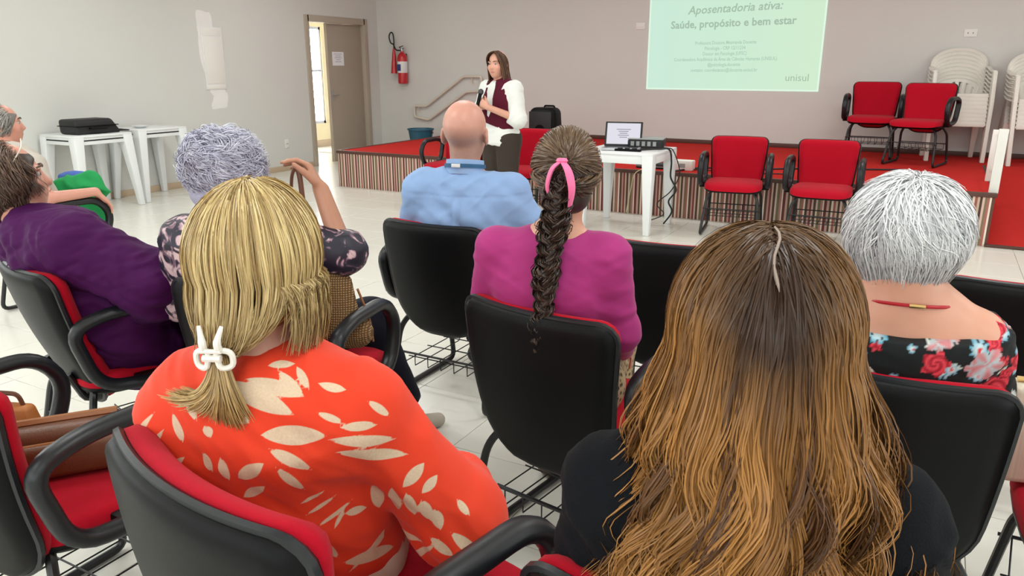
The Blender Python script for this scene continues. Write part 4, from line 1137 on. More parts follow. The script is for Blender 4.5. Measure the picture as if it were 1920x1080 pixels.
LEAFDATA = [(-0.0284, 0.0485, 0.9697, 0.0835, 0.0291, 0.9245, 0.0406, -0.9022, 0.4294, 0.032), (0.0056, 0.0463, 0.9761, 0.095, 0.0473, 0.9475, 0.1677, -0.7645, 0.6224, 0.0245), (0.0508, 0.0624, 0.9843, 0.095, 0.0473, 0.9475, 0.3333, -0.6437, 0.6889, 0.0152), (0.0338, 0.067, 0.9903, 0.073, 0.0808, 0.9896, 0.1491, -0.6123, 0.7765, 0.0144), (0.077, 0.0771, 0.9862, 0.1013, 0.0557, 0.9555, 0.0986, -0.7682, 0.6326, 0.0134), (0.1135, 0.0655, 0.9629, 0.1562, 0.0733, 0.9494, 0.3263, -0.6338, 0.7013, 0.0153), (0.0343, 0.0112, 0.8967, 0.1316, 0.0335, 0.8873, 0.2772, -0.9453, 0.172, 0.0319), (-0.0225, 0.0275, 0.9392, 0.0171, 0.0138, 0.9158, 0.0477, -0.9142, 0.4025, 0.0243), (0.1332, 0.0337, 0.8798, 0.2298, 0.0906, 0.8568, 0.5188, -0.8518, 0.0726, 0.0194), (0.1432, 0.0371, 0.8561, 0.2475, 0.0994, 0.8226, 0.5361, -0.841, -0.0726, 0.0215), (0.1514, 0.0434, 0.8973, 0.2045, 0.0707, 0.8912, 0.4581, -0.8548, 0.2438, 0.0154), (0.238, 0.0864, 0.7676, 0.2718, 0.1082, 0.803, 0.4141, -0.8947, 0.1672, 0.0222), (0.2687, 0.0945, 0.7524, 0.2927, 0.1152, 0.7766, 0.4815, -0.8583, 0.1775, 0.0183), (0.1903, 0.0928, 0.7643, 0.1849, 0.1294, 0.6993, 0.2252, -0.8827, -0.4125, 0.0228), (0.2195, 0.0859, 0.7662, 0.2211, 0.1188, 0.7036, -0.272, -0.893, -0.3587, 0.0226), (0.2432, 0.0877, 0.7567, 0.2524, 0.1056, 0.7031, 0.0388, -0.9777, -0.2062, 0.0225), (0.2677, 0.0935, 0.741, 0.2806, 0.1019, 0.6953, 0.1105, -0.9804, -0.1629, 0.0215), (0.2894, 0.1, 0.719, 0.2968, 0.1047, 0.6748, 0.2179, -0.975, -0.0427, 0.0206), (-0.0062, 0.0057, 0.8234, 0.0393, 0.0006, 0.8536, -0.1284, -0.9915, 0.0227, 0.0244), (-0.0057, 0.0157, 0.783, 0.0336, 0.0091, 0.808, 0.0191, -0.9497, -0.3124, 0.0191), (0.0453, 0.0093, 0.8749, 0.1079, 0.0227, 0.8325, 0.3066, -0.9348, 0.1794, 0.0188), (0.0571, 0.002, 0.8467, 0.091, 0.0282, 0.7927, 0.3605, -0.9205, -0.1506, 0.0152), (-0.2108, 0.1112, 0.8102, -0.1575, 0.056, 0.9094, -0.4008, -0.9017, 0.162, 0.0161), (-0.1759, 0.0788, 0.8131, -0.1397, 0.0448, 0.8848, -0.3132, -0.9476, 0.0628, 0.0158), (-0.1211, 0.0445, 0.9154, -0.1049, 0.0338, 0.8677, -0.3508, -0.9306, 0.104, 0.0192), (-0.1255, 0.0349, 0.8201, -0.1006, 0.0251, 0.8467, -0.2528, -0.9564, 0.1462, 0.0135), (-0.1328, 0.0498, 0.8055, -0.1178, 0.0487, 0.7839, -0.5846, -0.7237, -0.3668, 0.0119), (-0.0812, 0.0193, 0.7973, -0.0809, 0.0273, 0.7815, -0.4077, -0.8221, -0.3974, 0.0097), (-0.0571, 0.0166, 0.9073, -0.0461, 0.0115, 0.8896, -0.1185, -0.9833, 0.1385, 0.0169), (0.1384, 0.0776, 0.7186, 0.1682, 0.1086, 0.7129, 0.7115, -0.6971, -0.0886, 0.0164), (0.1257, 0.0888, 0.6126, 0.1939, 0.1862, 0.5823, 0.7931, -0.5931, -0.1387, 0.0282), (0.1311, 0.101, 0.5847, 0.2681, 0.1122, 0.6425, 0.5645, -0.8132, -0.1415, 0.019), (0.1794, 0.1848, 0.5267, 0.2905, 0.1079, 0.6527, -0.2117, -0.8816, -0.4219, 0.0153), (0.0785, 0.0364, 0.7611, 0.1158, 0.0491, 0.7797, 0.4105, -0.8514, -0.3267, 0.0078), (0.0833, 0.0434, 0.7354, 0.1292, 0.0655, 0.7621, 0.5086, -0.8524, -0.1209, 0.0079), (0.0974, 0.0501, 0.7079, 0.1502, 0.088, 0.7408, 0.5998, -0.8001, -0.0109, 0.0081), (0.1225, 0.0654, 0.697, 0.1388, 0.0773, 0.7297, 0.6137, -0.7891, -0.0262, 0.0081), (0.314, 0.1073, 0.6698, 0.363, 0.1261, 0.61, 0.5005, -0.8564, 0.1268, 0.0211), (0.2772, 0.1097, 0.6566, 0.3192, 0.105, 0.6222, -0.111, -0.9936, -0.0205, 0.0189), (0.1892, 0.0742, 0.9305, 0.2219, 0.0887, 0.8974, 0.6214, -0.7173, 0.3152, 0.0136), (0.1163, 0.0411, 0.9233, 0.157, 0.0468, 0.9035, 0.2999, -0.8836, 0.3597, 0.0114), (-0.0911, 0.0377, 0.9448, -0.0693, 0.0187, 0.9135, -0.1928, -0.8968, 0.3982, 0.0151), (-0.0341, 0.0106, 0.8566, -0.0227, 0.0084, 0.8169, -0.1294, -0.9907, 0.0421, 0.017), (-0.0653, 0.0175, 0.8609, -0.05, 0.0119, 0.8287, -0.3541, -0.9352, 0.0016, 0.0171), (0.3244, 0.1212, 0.7272, 0.3464, 0.1198, 0.6954, 0.6186, -0.6558, 0.4327, 0.0146), (0.0966, 0.0498, 0.6907, 0.1211, 0.0829, 0.6261, 0.5006, -0.8422, -0.2004, 0.0143), (0.0568, 0.0327, 0.7241, 0.0848, 0.0448, 0.6845, 0.3833, -0.9234, 0.021, 0.0139)]
# ================================================================ people
def cloth(name, col, rough=.85, var=.06, bump=.15, bs=500, sheen=.15): return mat('cloth_' + name, col, rough, var=var, scale=30, bump=bump, bscale=bs, sheen=sheen * .4, spec=.15)
def cuts(n, a, b): return rng.uniform(a, b, n)
def frame_fn(c, R): return lambda Q: np.asarray(c) + Q @ np.asarray(R).T

def scalp_strands(n, Mm, rad, th_rng, ph_rng, length, flow, lift=.01, wave=0., wl=.05, curl=0., cr=60., seed=0, center=(0, 0, 0), jit=.004, layer=(.97, 1.05), bs=.25, clumps=0, cj=.05):
    """short hair: roots on an ellipsoid, tips follow a flow field on the surface. flow(dir)-> tangent vector field"""
    r = np.random.default_rng(seed)
    ct = r.uniform(math.cos(th_rng[1]), math.cos(th_rng[0]), n); th = np.arccos(ct); ph = r.uniform(*ph_rng, n)
    D = edir(th, ph)
    if clumps:
        ci = r.integers(0, clumps, n); D = D[:clumps][ci] + r.normal(size=(n, 3)) * cj; D /= np.linalg.norm(D, axis=1, keepdims=True)
        th = np.arccos(D[:, 2]); ph = np.arctan2(D[:, 0], -D[:, 1])
    P = np.zeros((n, Mm, 3)); L = length * r.uniform(.6, 1.2, n); step = (L / (Mm - 1))[:, None]
    lay = r.uniform(*layer, n)[:, None]; rad = np.asarray(rad); ph0 = r.uniform(0, 6.28, n)[:, None]
    if clumps:
        ph0 = ph0[:clumps][ci] + r.normal(size=(n, 1)) * .3; L = length * r.uniform(.7, 1.2, clumps)[ci]; step = (L / (Mm - 1))[:, None]; cb_ = r.normal(size=(clumps, 3)) * bs
    for m in range(Mm):
        t = m / (Mm - 1)
        S = D * rad * (lay + lift * t / rad.mean()); P[:, m] = S
        f = flow(D, r); f = f - D * (f * D).sum(1, keepdims=True); f /= np.linalg.norm(f, axis=1, keepdims=True) + 1e-9
        if m == 0: bias = (cb_[ci] + r.normal(size=(n, 3)) * .05) if clumps else r.normal(size=(n, 3)) * bs
        f = f + bias; f = f - D * (f * D).sum(1, keepdims=True); f /= np.linalg.norm(f, axis=1, keepdims=True) + 1e-9
        D = D + f * step / rad.mean(); D /= np.linalg.norm(D, axis=1, keepdims=True)
        if curl > 0:
            a = ph0 + cr * t * L[:, None]; b = np.cross(D, f); P[:, m] += (b * np.sin(a) + D * np.cos(a)) * curl * min(1, t * 3)
        if wave > 0:
            b = np.cross(D, f); P[:, m] += b * wave * np.sin(ph0 + 6.28 * t * L[:, None] / wl)
    return P + np.asarray(center) + r.normal(size=(n, 1, 3)) * jit, th, ph

# ---------------------------------------------------------------- bald man in a light blue shirt
BL = (-1.632, 2.532, 0)
J = seated(zt=1.318, sh=.178, hs=1.10, hx=.0, hy=.15, sL=(-.178, .14, .945), sR=(.178, .14, .945), eL=(-.265, .21, .74), eR=(.285, .24, .74), wL=(-.16, .45, .60), wR=(.16, .46, .62))
def bald_tint(V, Q, C):
    st = np.clip((.035 - Q[:, 2]) / .05, 0, 1) * np.clip((.045 - Q[:, 1]) / .04, 0, 1) * np.clip((Q[:, 2] + .105) / .03, 0, 1)
    st = st * (np.abs(Q[:, 0]) < .083)
    grey = np.array(srgb(150, 118, 106))
    C = C * (1 - .75 * st[:, None]) + grey * .75 * st[:, None] * (0.85 + .3 * fbm(V * 160, 2))[:, None]
    top = np.clip((Q[:, 2] - .05) / .05, 0, 1); C = C * (1 - .35 * top[:, None]) + np.array(srgb(226, 158, 140)) * .35 * top[:, None]
    return C
bald = person(BL, 14, 'bald man in a light blue shirt seated with his back to the camera', J, srgb(204, 150, 132), .0065, tint=bald_tint)
nb = J['nb']
def shirt_disp(V):
    z, x, y = V[:, 2], V[:, 0], V[:, 1]; back = y < .12
    d = -.0035 * np.exp(-((z - (.945 + .12 * x * x)) / .0035) ** 2) * back
    pl = np.clip((.94 - z) / .02, 0, 1) * back
    d = d + .006 * np.exp(-(x / .013) ** 4) * pl - .004 * np.exp(-((np.abs(x) - .017) / .004) ** 2) * pl
    return d
Lc = torso_prims(J, .195, .125, .20, .135, .066) + sleeve(J, 'L', 1.95, .082, .066, .048) + sleeve(J, 'R', 1.95, .082, .066, .048)
garment('shirt', bald, Lc, cloth('light_blue', srgb(142, 170, 212), .85, .05, .12, 600), .0075, wr=[(.016, (3.5, 3.5, 13), (0, 0, 36), 3.1), (.014, (3.5, 3.5, 14), (0, 0, -38), 8.2)], disp=shirt_disp)
ring = lambda c, rx, ry, z0, dz=0., n=28: [(c[0] + rx * math.cos(a), c[1] + ry * math.sin(a), z0 + dz * math.sin(a)) for a in np.linspace(0, 2 * math.pi, n, endpoint=False)]
band('collar', bald, cloth('light_blue_collar', srgb(150, 178, 218)), (0, .138), .076, .073, 1.022, .058, .005, -.012, flare=-.004)
ln = band('lanyard', bald, M['lanyard'], (0, .137), .083, .080, 1.048, .015, .002, -.012, label='blue lanyard strap')
MB().box(-.030, .006, .049, .0555, 1.060, 1.074).build('lanyard_print', M['label_white'], ln, bevel=.001)
garment('trousers', bald, legs_cloth(J), cloth('navy', srgb(28, 32, 44)), .012)
for q in 'LR':
    pr, cl = shoe_prims(J['a' + q]); garment('shoe', bald, pr, M['black'], .009, clips=cl)

# ---------------------------------------------------------------- woman in magenta with a braid
PK = (-.846, 1.703, 0)
J = seated(zt=1.292, sh=.155, hs=.97, hx=.03, hy=.165, yaw=14, eL=(-.215, .20, .745), eR=(.195, .17, .735), wL=(-.12, .42, .60), wR=(.165, .40, .60))
pink = person(PK, 12, 'woman in a magenta top with a long dark braid and pink ribbon', J, srgb(206, 150, 126), .0075)
Lc = torso_prims(J, .150, .105, .165, .105, .052) + sleeve(J, 'L', 1.95, .058, .046, .036) + sleeve(J, 'R', 1.95, .058, .046, .036)
garment('top', pink, Lc, cloth('magenta', srgb(168, 54, 120), .7, .05, .06, 700, .3), .0065, wr=[(.005, (6, 6, 24), (0, 0, 25), 2.2), (.003, (9, 9, 30), (0, 0, -20), 5.0)])
band('neckband', pink, cloth('magenta_band', srgb(170, 54, 124)), (.018, .142), .066, .062, .995, .016, .004, -.01)
lp_m, nt, b = new_mat('cloth_leopard')
tc = N(nt, 'ShaderNodeTexCoord'); vo = N(nt, 'ShaderNodeTexVoronoi'); vo.inputs['Scale'].default_value = 60; nt.links.new(tc.outputs['Object'], vo.inputs['Vector'])
cr = N(nt, 'ShaderNodeValToRGB'); cr.color_ramp.elements[0].color = (*srgb(60, 48, 36), 1); cr.color_ramp.elements[0].position = .25; cr.color_ramp.elements[1].color = (*srgb(176, 156, 120), 1); cr.color_ramp.elements[1].position = .5
nt.links.new(vo.outputs['Distance'], cr.inputs[0]); nt.links.new(cr.outputs[0], b.inputs['Base Color']); b.inputs['Roughness'].default_value = .9
garment('trousers', pink, legs_cloth(J, (.10, .07, .055)), lp_m, .01)
for q in 'LR':
    pr, cl = shoe_prims(J['a' + q]); garment('shoe', pink, pr, M['leather'], .009, clips=cl)
hc, R, s = J['hc'], J['R'], J['hs']
def pink_hair():
    n, Mm = 6500, 14; r = np.random.default_rng(5)
    th = np.arccos(r.uniform(-.66, 1, n)); ph = r.uniform(-math.pi, math.pi, n)
    front = np.cos(ph) < -.2
    keep = ~(front & (th > math.radians(52))) & ~((np.abs(ph) > 1.15) & (th > math.radians(98))); th, ph = th[keep], ph[keep]; n = len(th)
    D0 = edir(th, ph); Td = np.array([.0, -.93, -.25]); Td /= np.linalg.norm(Td)
    up = D0[:, 2] > -.05
    Tm = np.where(up[:, None], np.array([.0, -.95, .28]), Td); Tm /= np.linalg.norm(Tm, axis=1, keepdims=True)
    rad = np.array([.092, .112, .108]); lay = r.uniform(.97, 1.045, n)
    P = np.zeros((n, Mm, 3)); ang = np.arccos(np.clip((D0 * Tm).sum(1), -1, 1)); w_ = r.uniform(-1, 1, n)
    for m in range(Mm):
        t = m / (Mm - 1); sl_ = np.sin(ang) + 1e-6
        D = (np.sin((1 - t) * ang) / sl_)[:, None] * D0 + (np.sin(t * ang) / sl_)[:, None] * Tm; D /= np.linalg.norm(D, axis=1, keepdims=True)
        bul = 1 + .06 * math.sin(math.pi * t)
        P[:, m] = D * rad * (lay * bul)[:, None] + np.array([0, 0, .012]); P[:, m, 0] += .004 * np.sin(6 * t + w_ * 6)
    t = np.linspace(0, 1, Mm)[None, :]; hi = r.uniform(0, 1, n)[:, None]
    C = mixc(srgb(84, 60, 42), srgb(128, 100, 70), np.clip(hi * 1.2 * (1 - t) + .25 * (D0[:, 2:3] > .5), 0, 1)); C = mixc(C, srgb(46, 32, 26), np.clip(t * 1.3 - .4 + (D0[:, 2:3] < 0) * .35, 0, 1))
    P1 = hc + (P * s) @ R.T
    # braid
    nb_, Mb = 900, 46; r2 = np.random.default_rng(6); tt = np.linspace(0, 1, Mb)
    ctr = np.stack([.040 - .035 * tt, .060 - .10 * np.sin(np.clip(tt * 3, 0, 1) * 1.2) * .35 - .0 * tt, 1.185 - .455 * tt], 1)
    ctr[:, 1] = np.interp(tt, [0, .15, .3, .5, 1], [.062, .036, .034, .018, -.026])
    wd = np.interp(tt, [0, .12, .5, .95, 1], [.012, .026, .021, .014, .006])
    Q = np.zeros((nb_, Mb, 3)); k = np.arange(nb_) % 3; phs = k * 2 * math.pi / 3
    fr = 2 * math.pi * 5.2 * tt
    Q[:, :, 0] = ctr[:, 0] + wd * np.sin(fr[None] + phs[:, None]); Q[:, :, 1] = ctr[:, 1] + .55 * wd * np.sin(2 * (fr[None] + phs[:, None])) - .003; Q[:, :, 2] = ctr[:, 2]
    a = r2.uniform(0, 6.28, nb_); q = np.sqrt(r2.uniform(0, 1, nb_)); Q += (np.stack([np.cos(a) * q, np.sin(a) * q, .3 * q * np.cos(a)], 1)[:, None, :]) * (wd * .70)[None, :, None]; Q[:, :, 0] += .004 * np.sin(tt * 9)[None]; Q += (r2.normal(size=(nb_, 1, 3)) * .0025) * (1 + np.sin(tt * 23 + 1)[None, :, None])
    C2 = np.broadcast_to(mixc(srgb(38, 27, 23), srgb(86, 62, 46), r2.uniform(0, 1, nb_) ** 2)[:, None, :], (nb_, Mb, 3))
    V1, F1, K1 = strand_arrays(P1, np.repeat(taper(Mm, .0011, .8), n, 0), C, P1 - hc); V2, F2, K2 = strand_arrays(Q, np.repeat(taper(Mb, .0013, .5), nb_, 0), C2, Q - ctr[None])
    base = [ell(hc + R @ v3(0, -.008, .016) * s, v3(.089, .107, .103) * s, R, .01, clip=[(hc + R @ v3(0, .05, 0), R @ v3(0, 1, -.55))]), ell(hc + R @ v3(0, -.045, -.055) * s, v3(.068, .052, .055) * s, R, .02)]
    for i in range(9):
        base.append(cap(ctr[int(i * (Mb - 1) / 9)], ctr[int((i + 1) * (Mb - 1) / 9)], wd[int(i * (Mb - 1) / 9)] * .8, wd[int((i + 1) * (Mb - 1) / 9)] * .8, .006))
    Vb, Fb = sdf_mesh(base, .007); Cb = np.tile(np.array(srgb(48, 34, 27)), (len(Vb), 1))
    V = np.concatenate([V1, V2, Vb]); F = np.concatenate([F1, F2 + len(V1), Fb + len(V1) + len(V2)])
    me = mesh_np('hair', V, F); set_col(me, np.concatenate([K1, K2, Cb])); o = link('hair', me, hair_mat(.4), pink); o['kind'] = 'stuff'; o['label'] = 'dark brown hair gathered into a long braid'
pink_hair()
tx = v3(.048, .045, 1.222)
rb = MB()
rb.tube(bez([tx + v3(0, -.012, 0), tx + v3(-.022, -.022, -.02), tx + v3(-.034, -.022, -.06), tx + v3(-.032, -.012, -.095)], 6), [.007 + .006 * math.sin(math.pi * k / 18) for k in range(19)], 8, flat=.45)
rb.build('ribbon_tail', M['pink_ribbon'], pink, smooth=True)
MB().tube(bez([tx + v3(0, -.012, 0), tx + v3(.020, -.024, -.025), tx + v3(.030, -.026, -.07), tx + v3(.022, -.018, -.125)], 6), [.007 + .007 * math.sin(math.pi * min(1, k / 17)) for k in range(19)], 8, flat=.45).build('ribbon_tail', M['pink_ribbon'], pink, smooth=True)
MB().tube(ring((tx[0], tx[1] - .010), .009, .007, tx[2], 0, 12), .0065, 6, closed=True).build('ribbon_knot', M['pink_ribbon'], pink, smooth=True)

# ---------------------------------------------------------------- blonde woman in the orange leaf print blouse
OR = (-.885, .735, 0)
J = seated(zt=1.258, sh=.168, hs=.98, hx=-.008, hy=.155, yaw=-8, eL=(-.19, .24, .68), eR=(.315, .20, .64), wL=(-.12, .42, .60), wR=(.25, .42, .61), sL=(-.145, .14, .885), sR=(.155, .14, .885))
ora = person(OR, 25, 'blonde woman with hair clip in an orange leaf print blouse', J, srgb(214, 160, 140), .008)
def leaf_sd(V):
    out = np.full(len(V), .05)
    for (ax_, ay, az, bx_, by, bz, nx_, ny_, nz_, w) in LEAFDATA:
        A_, B_ = v3(ax_, ay, az), v3(bx_, by, bz); d_ = B_ - A_; L_ = np.linalg.norm(d_); d_ /= L_; c_ = (A_ + B_) / 2
        n_ = v3(nx_, ny_, nz_); n_ -= d_ * (n_ @ d_); n_ /= np.linalg.norm(n_); s_ = np.cross(n_, d_)
        Q = V - c_; a = (Q @ d_) / (L_ / 2); pr = np.abs(Q @ s_)
        hw = w / 2 * (1 - np.clip(np.abs(a), 0, 1.3) ** 2.2)
        out = np.minimum(out, np.where(np.abs(Q @ n_) < .055, pr - hw, .05))
    return out
om, nt, b = new_mat('cloth_orange_leaf_print')
at = N(nt, 'ShaderNodeAttribute', attribute_name='leaf'); cr = N(nt, 'ShaderNodeMapRange'); cr.inputs[1].default_value = -.0008; cr.inputs[2].default_value = .0008
nt.links.new(at.outputs['Fac'], cr.inputs[0])
tc = N(nt, 'ShaderNodeTexCoord'); no = N(nt, 'ShaderNodeTexNoise'); no.inputs['Scale'].default_value = 260; nt.links.new(tc.outputs['Object'], no.inputs['Vector'])
lc = N(nt, 'ShaderNodeMix', data_type='RGBA'); lc.inputs[6].default_value = (*srgb(206, 178, 148), 1); lc.inputs[7].default_value = (*srgb(228, 204, 176), 1); nt.links.new(no.outputs['Fac'], lc.inputs[0])
mx = N(nt, 'ShaderNodeMix', data_type='RGBA'); nt.links.new(cr.outputs[0], mx.inputs[0]); nt.links.new(lc.outputs[2], mx.inputs[6]); mx.inputs[7].default_value = (*srgb(228, 56, 16), 1)
nt.links.new(mx.outputs[2], b.inputs['Base Color']); b.inputs['Roughness'].default_value = .8; b.inputs['Sheen Weight'].default_value = .1
bp = N(nt, 'ShaderNodeBump'); bp.inputs['Strength'].default_value = .12; bp.inputs['Distance'].default_value = .002; nt.links.new(no.outputs['Fac'], bp.inputs['Height']); nt.links.new(bp.outputs['Normal'], b.inputs['Normal'])
Lc = torso_prims(J, .178, .13, .18, .135, .062) + sleeve(J, 'L', 1.5, .066, .066, .06) + sleeve(J, 'R', 1.5, .066, .078, .080)
Lc += [ecap((0.02, .26, .56), (.05, .50, .56), (.17, .10), (.16, .09), k=.05)]
garment('blouse', ora, Lc, om, .0055, wr=[(.013, (4, 4, 11), (0, 0, 40), 4.4), (.009, (7, 7, 24), (0, 0, 55), 6.1)], attrs={'leaf': leaf_sd})
band('neckline', ora, cloth('orange_band', srgb(226, 54, 18)), (-.002, .138), .074, .068, .945, .022, .004, -.012)
garment('trousers', ora, legs_cloth(J), cloth('white_linen', srgb(222, 206, 186)), .012)
for q in 'LR':
    pr, cl = shoe_prims(J['a' + q]); garment('shoe', ora, pr, M['leather_lt'], .009, clips=cl)
hc, R, s = J['hc'], rotm(0, 0, 0), 1.0
def orange_hair():
    n, Mm = 11000, 22; r = np.random.default_rng(21)
    ph = r.uniform(math.radians(-140), math.radians(140), n); t = np.linspace(0, 1, Mm)[None, :]
    lay = r.uniform(.90, 1.03, n)[:, None]; rad = np.array([.106, .118, .122])
    clump = r.integers(0, 120, n); cph = r.uniform(-140, 140, 120) * math.pi / 180
    order = np.argsort(cph); near = np.abs(ph[:, None] - cph[None]).argmin(1)
    loose = r.uniform(0, 1, n) < np.clip((ph - math.radians(38)) / math.radians(40), 0, .95)
    phc = cph[near]
    G = np.array([-.022, -.112, -.128]) + r.normal(size=(n, 3)) * np.array([.010, .006, .006])
    th0 = r.uniform(.05, .75, n)[:, None] ** 1.0
    tt = np.clip(t / .62, 0, 1)
    th = th0 + (math.radians(104) - th0) * tt
    php = ph[:, None] + (phc - ph)[:, None] * .25 * t
    yp = (.05 * np.abs(ph) / 2.4 - .02)[:, None]
    X = np.stack([np.sin(th) * np.sin(php) * rad[0] * lay, -np.sin(th) * np.cos(php) * rad[1] * lay + yp * np.cos(th) * .9, np.cos(th) * rad[2] * lay], -1)
    # below the equator
    q = np.clip((t - .62) / .38, 0, 1)[..., None]
    e = X.copy()
    hang = np.stack([np.sin(php) * rad[0] * lay * (1.0), -np.cos(php) * rad[1] * lay, np.full_like(php, -.03) * lay], -1)
    Pg = e * (1 - q ** 1.5) + G[:, None, :] * q ** 1.5; Pg[..., 2] -= .045 * np.sin(math.pi * q[..., 0]) * np.cos(php); Pg[..., :2] *= (1 + .10 * np.sin(math.pi * q))
    tip = np.stack([np.sin(ph) * .104 + .002, -np.cos(ph) * .108 - .006, r.uniform(-.150, -.045, n)], 1)
    Pl = e * (1 - q) + tip[:, None, :] * q; Pl[..., 0] += .012 * np.sin(math.pi * q[..., 0])
    P = np.where(loose[:, None, None], Pl, Pg)
    w_ = r.uniform(0, 6.28, 120)[near][:, None]; P[..., 0] += .0035 * np.sin(w_ + 9 * t) * t; P[..., 2] += .002 * np.sin(w_ * 2 + 13 * t)
    P[..., 2] += .012
    bright = r.uniform(0, 1, 120)[near][:, None] * .5 + r.uniform(0, 1, n)[:, None] * .5
    C = mixc(srgb(150, 118, 70), srgb(236, 210, 150), np.clip(bright * 1.25 - .12, 0, 1)); C = np.broadcast_to(C, (n, Mm, 3)) if C.shape[1] == 1 else C
    dk = np.clip((t - .55) / .4, 0, 1) * .5 + (bright < .22) * .45; C = mixc(C, srgb(104, 76, 44), np.clip(dk, 0, .8) * np.ones((n, Mm)))
    # tail below the clip
    m2, Mt = 2200, 16; r2 = np.random.default_rng(22); u = np.linspace(0, 1, Mt)[None, :]
    a = r2.uniform(0, 6.28, m2)[:, None]; qq = np.sqrt(r2.uniform(0, 1, m2))[:, None]; sx = r2.uniform(0, 1, m2)[:, None] ** .8
    lenj = r2.uniform(.88, 1.06, m2)[:, None]
    e0 = np.stack([.022 - .118 * sx, -.128 - .012 * sx, -.232 + .058 * sx ** 1.5], -1); c0 = np.stack([.006 - .022 * sx, -.160 + 0 * sx, -.172 - .018 * sx], -1); s0 = np.array([-.022, -.118, -.112])
    e0 = s0 + (e0 - s0) * lenj[..., None]; U = u[..., None]
    Tl = s0 * (1 - U) ** 2 + c0 * 2 * U * (1 - U) + e0 * U ** 2
    Tl = Tl + np.stack([qq * np.cos(a) * (.012 + .006 * u), qq * np.sin(a) * (.010 + .008 * u), 0 * u * a], -1)
    b2 = r2.uniform(0, 1, m2)[:, None]; C2 = mixc(srgb(112, 84, 48), srgb(206, 172, 112), np.clip(b2 * .9 + .15 * u, 0, 1) * np.ones((m2, Mt)))
    V1, F1, K1 = strand_arrays(hc + P, np.repeat(taper(Mm, .0009, .5), n, 0), C, P); V2, F2, K2 = strand_arrays(hc + Tl, np.repeat(taper(Mt, .0009, .3), m2, 0), C2, Tl - np.array([-.03, -.08, -.2]))
    base = [ell(hc + v3(0, -.002, .014), v3(.095, .107, .112), None, .02, clip=[(hc + v3(0, .055, 0), (0, 1, -.4))]), ecap(hc + v3(0, -.03, -.05), hc + v3(-.012, -.055, -.085), (.085, .068), (.05, .04), k=.03), cap(hc + v3(-.022, -.11, -.12), hc + v3(-.04, -.125, -.19), .014, .018, .01)]
    Vb, Fb = sdf_mesh(base, .007); Cb = np.tile(np.array(srgb(122, 92, 54)), (len(Vb), 1))
    V = np.concatenate([V1, V2, Vb]); F = np.concatenate([F1, F2 + len(V1), Fb + len(V1) + len(V2)])
    me = mesh_np('hair', V, F); set_col(me, np.concatenate([K1, K2, Cb])); o = link('hair', me, hair_mat(.38), ora); o['kind'] = 'stuff'; o['label'] = 'blonde hair gathered in a low clipped tail'
orange_hair()
g = hc + v3(-.022, -.138, -.118)
cl = empty('hair_clip'); cl.parent = ora
cl['label'] = 'white claw hair clip'
for sx in (-1, 1):
    lp_ = rounded([g + v3(sx * .005, -.002, .015), g + v3(sx * .028, .004, .011), g + v3(sx * .029, .006, -.014), g + v3(sx * .010, -.002, -.017)], .010, 4, True)
    MB().tube(lp_, .0048, 8, closed=True).build('clip_wing', M['clip_white'], cl, smooth=True)
    MB().tube(bez([g + v3(sx * .012, -.004, .016), g + v3(sx * .012, -.006, .03), g + v3(sx * .018, .002, .052)], 5), [.006] * 6 + [.005, .0045, .004, .0035, .003], 8).build('clip_prong', M['clip_white'], cl, smooth=True)
MB().tube([g + v3(-.014, -.004, .002), g + v3(.014, -.004, .002)], .006, 8).build('clip_hinge', M['clip_white'], cl, smooth=True)
MB().tube([g + v3(-.016, -.006, .014), g + v3(.016, -.006, .014)], .004, 8).build('clip_bar', M['clip_white'], cl, smooth=True)
MB().tube(bez([hc + v3(.064, .0, -.115), hc + v3(.05, -.055, -.14), hc + v3(0, -.072, -.15)], 6), .0012, 5).build('necklace', M['gold'], ora)

# ---------------------------------------------------------------- woman with long wavy hair, foreground right
LG = (-.107, .735, 0)
J = seated(zt=1.270, sh=.150, hs=.98, hx=0.0, hy=.14, eL=(-.205, .20, .71), eR=(.225, .20, .71))
lon = person(LG, 15, 'woman with long wavy golden brown hair in a black top', J, srgb(208, 150, 126), .009)
bk_ = cloth('black_top', (.0055, .006, .008), .95, .1, .35, 320, .02)
Lc = torso_prims(J, .15, .11, .155, .105, .045) + sleeve(J, 'L', 1.5, .058, .055, .05) + sleeve(J, 'R', 1.5, .058, .055, .05)
for q in 'LR': Lc.append(ell(J['s' + q] + v3((-.015 if q == 'L' else .015), 0, -.01), (.058, .065, .055), None, .03))
garment('top', lon, Lc, bk_, .008, wr=[(.012, (9, 9, 26), (0, 0, 60), 2.0), (.008, (8, 8, 20), (0, 0, -40), 5.0)])
garment('trousers', lon, legs_cloth(J), cloth('dark_trousers', srgb(30, 30, 36)), .014)
for q in 'LR':
    pr, cl_ = shoe_prims(J['a' + q]); garment('shoe', lon, pr, M['black'], .010, clips=cl_)
hc = J['hc']
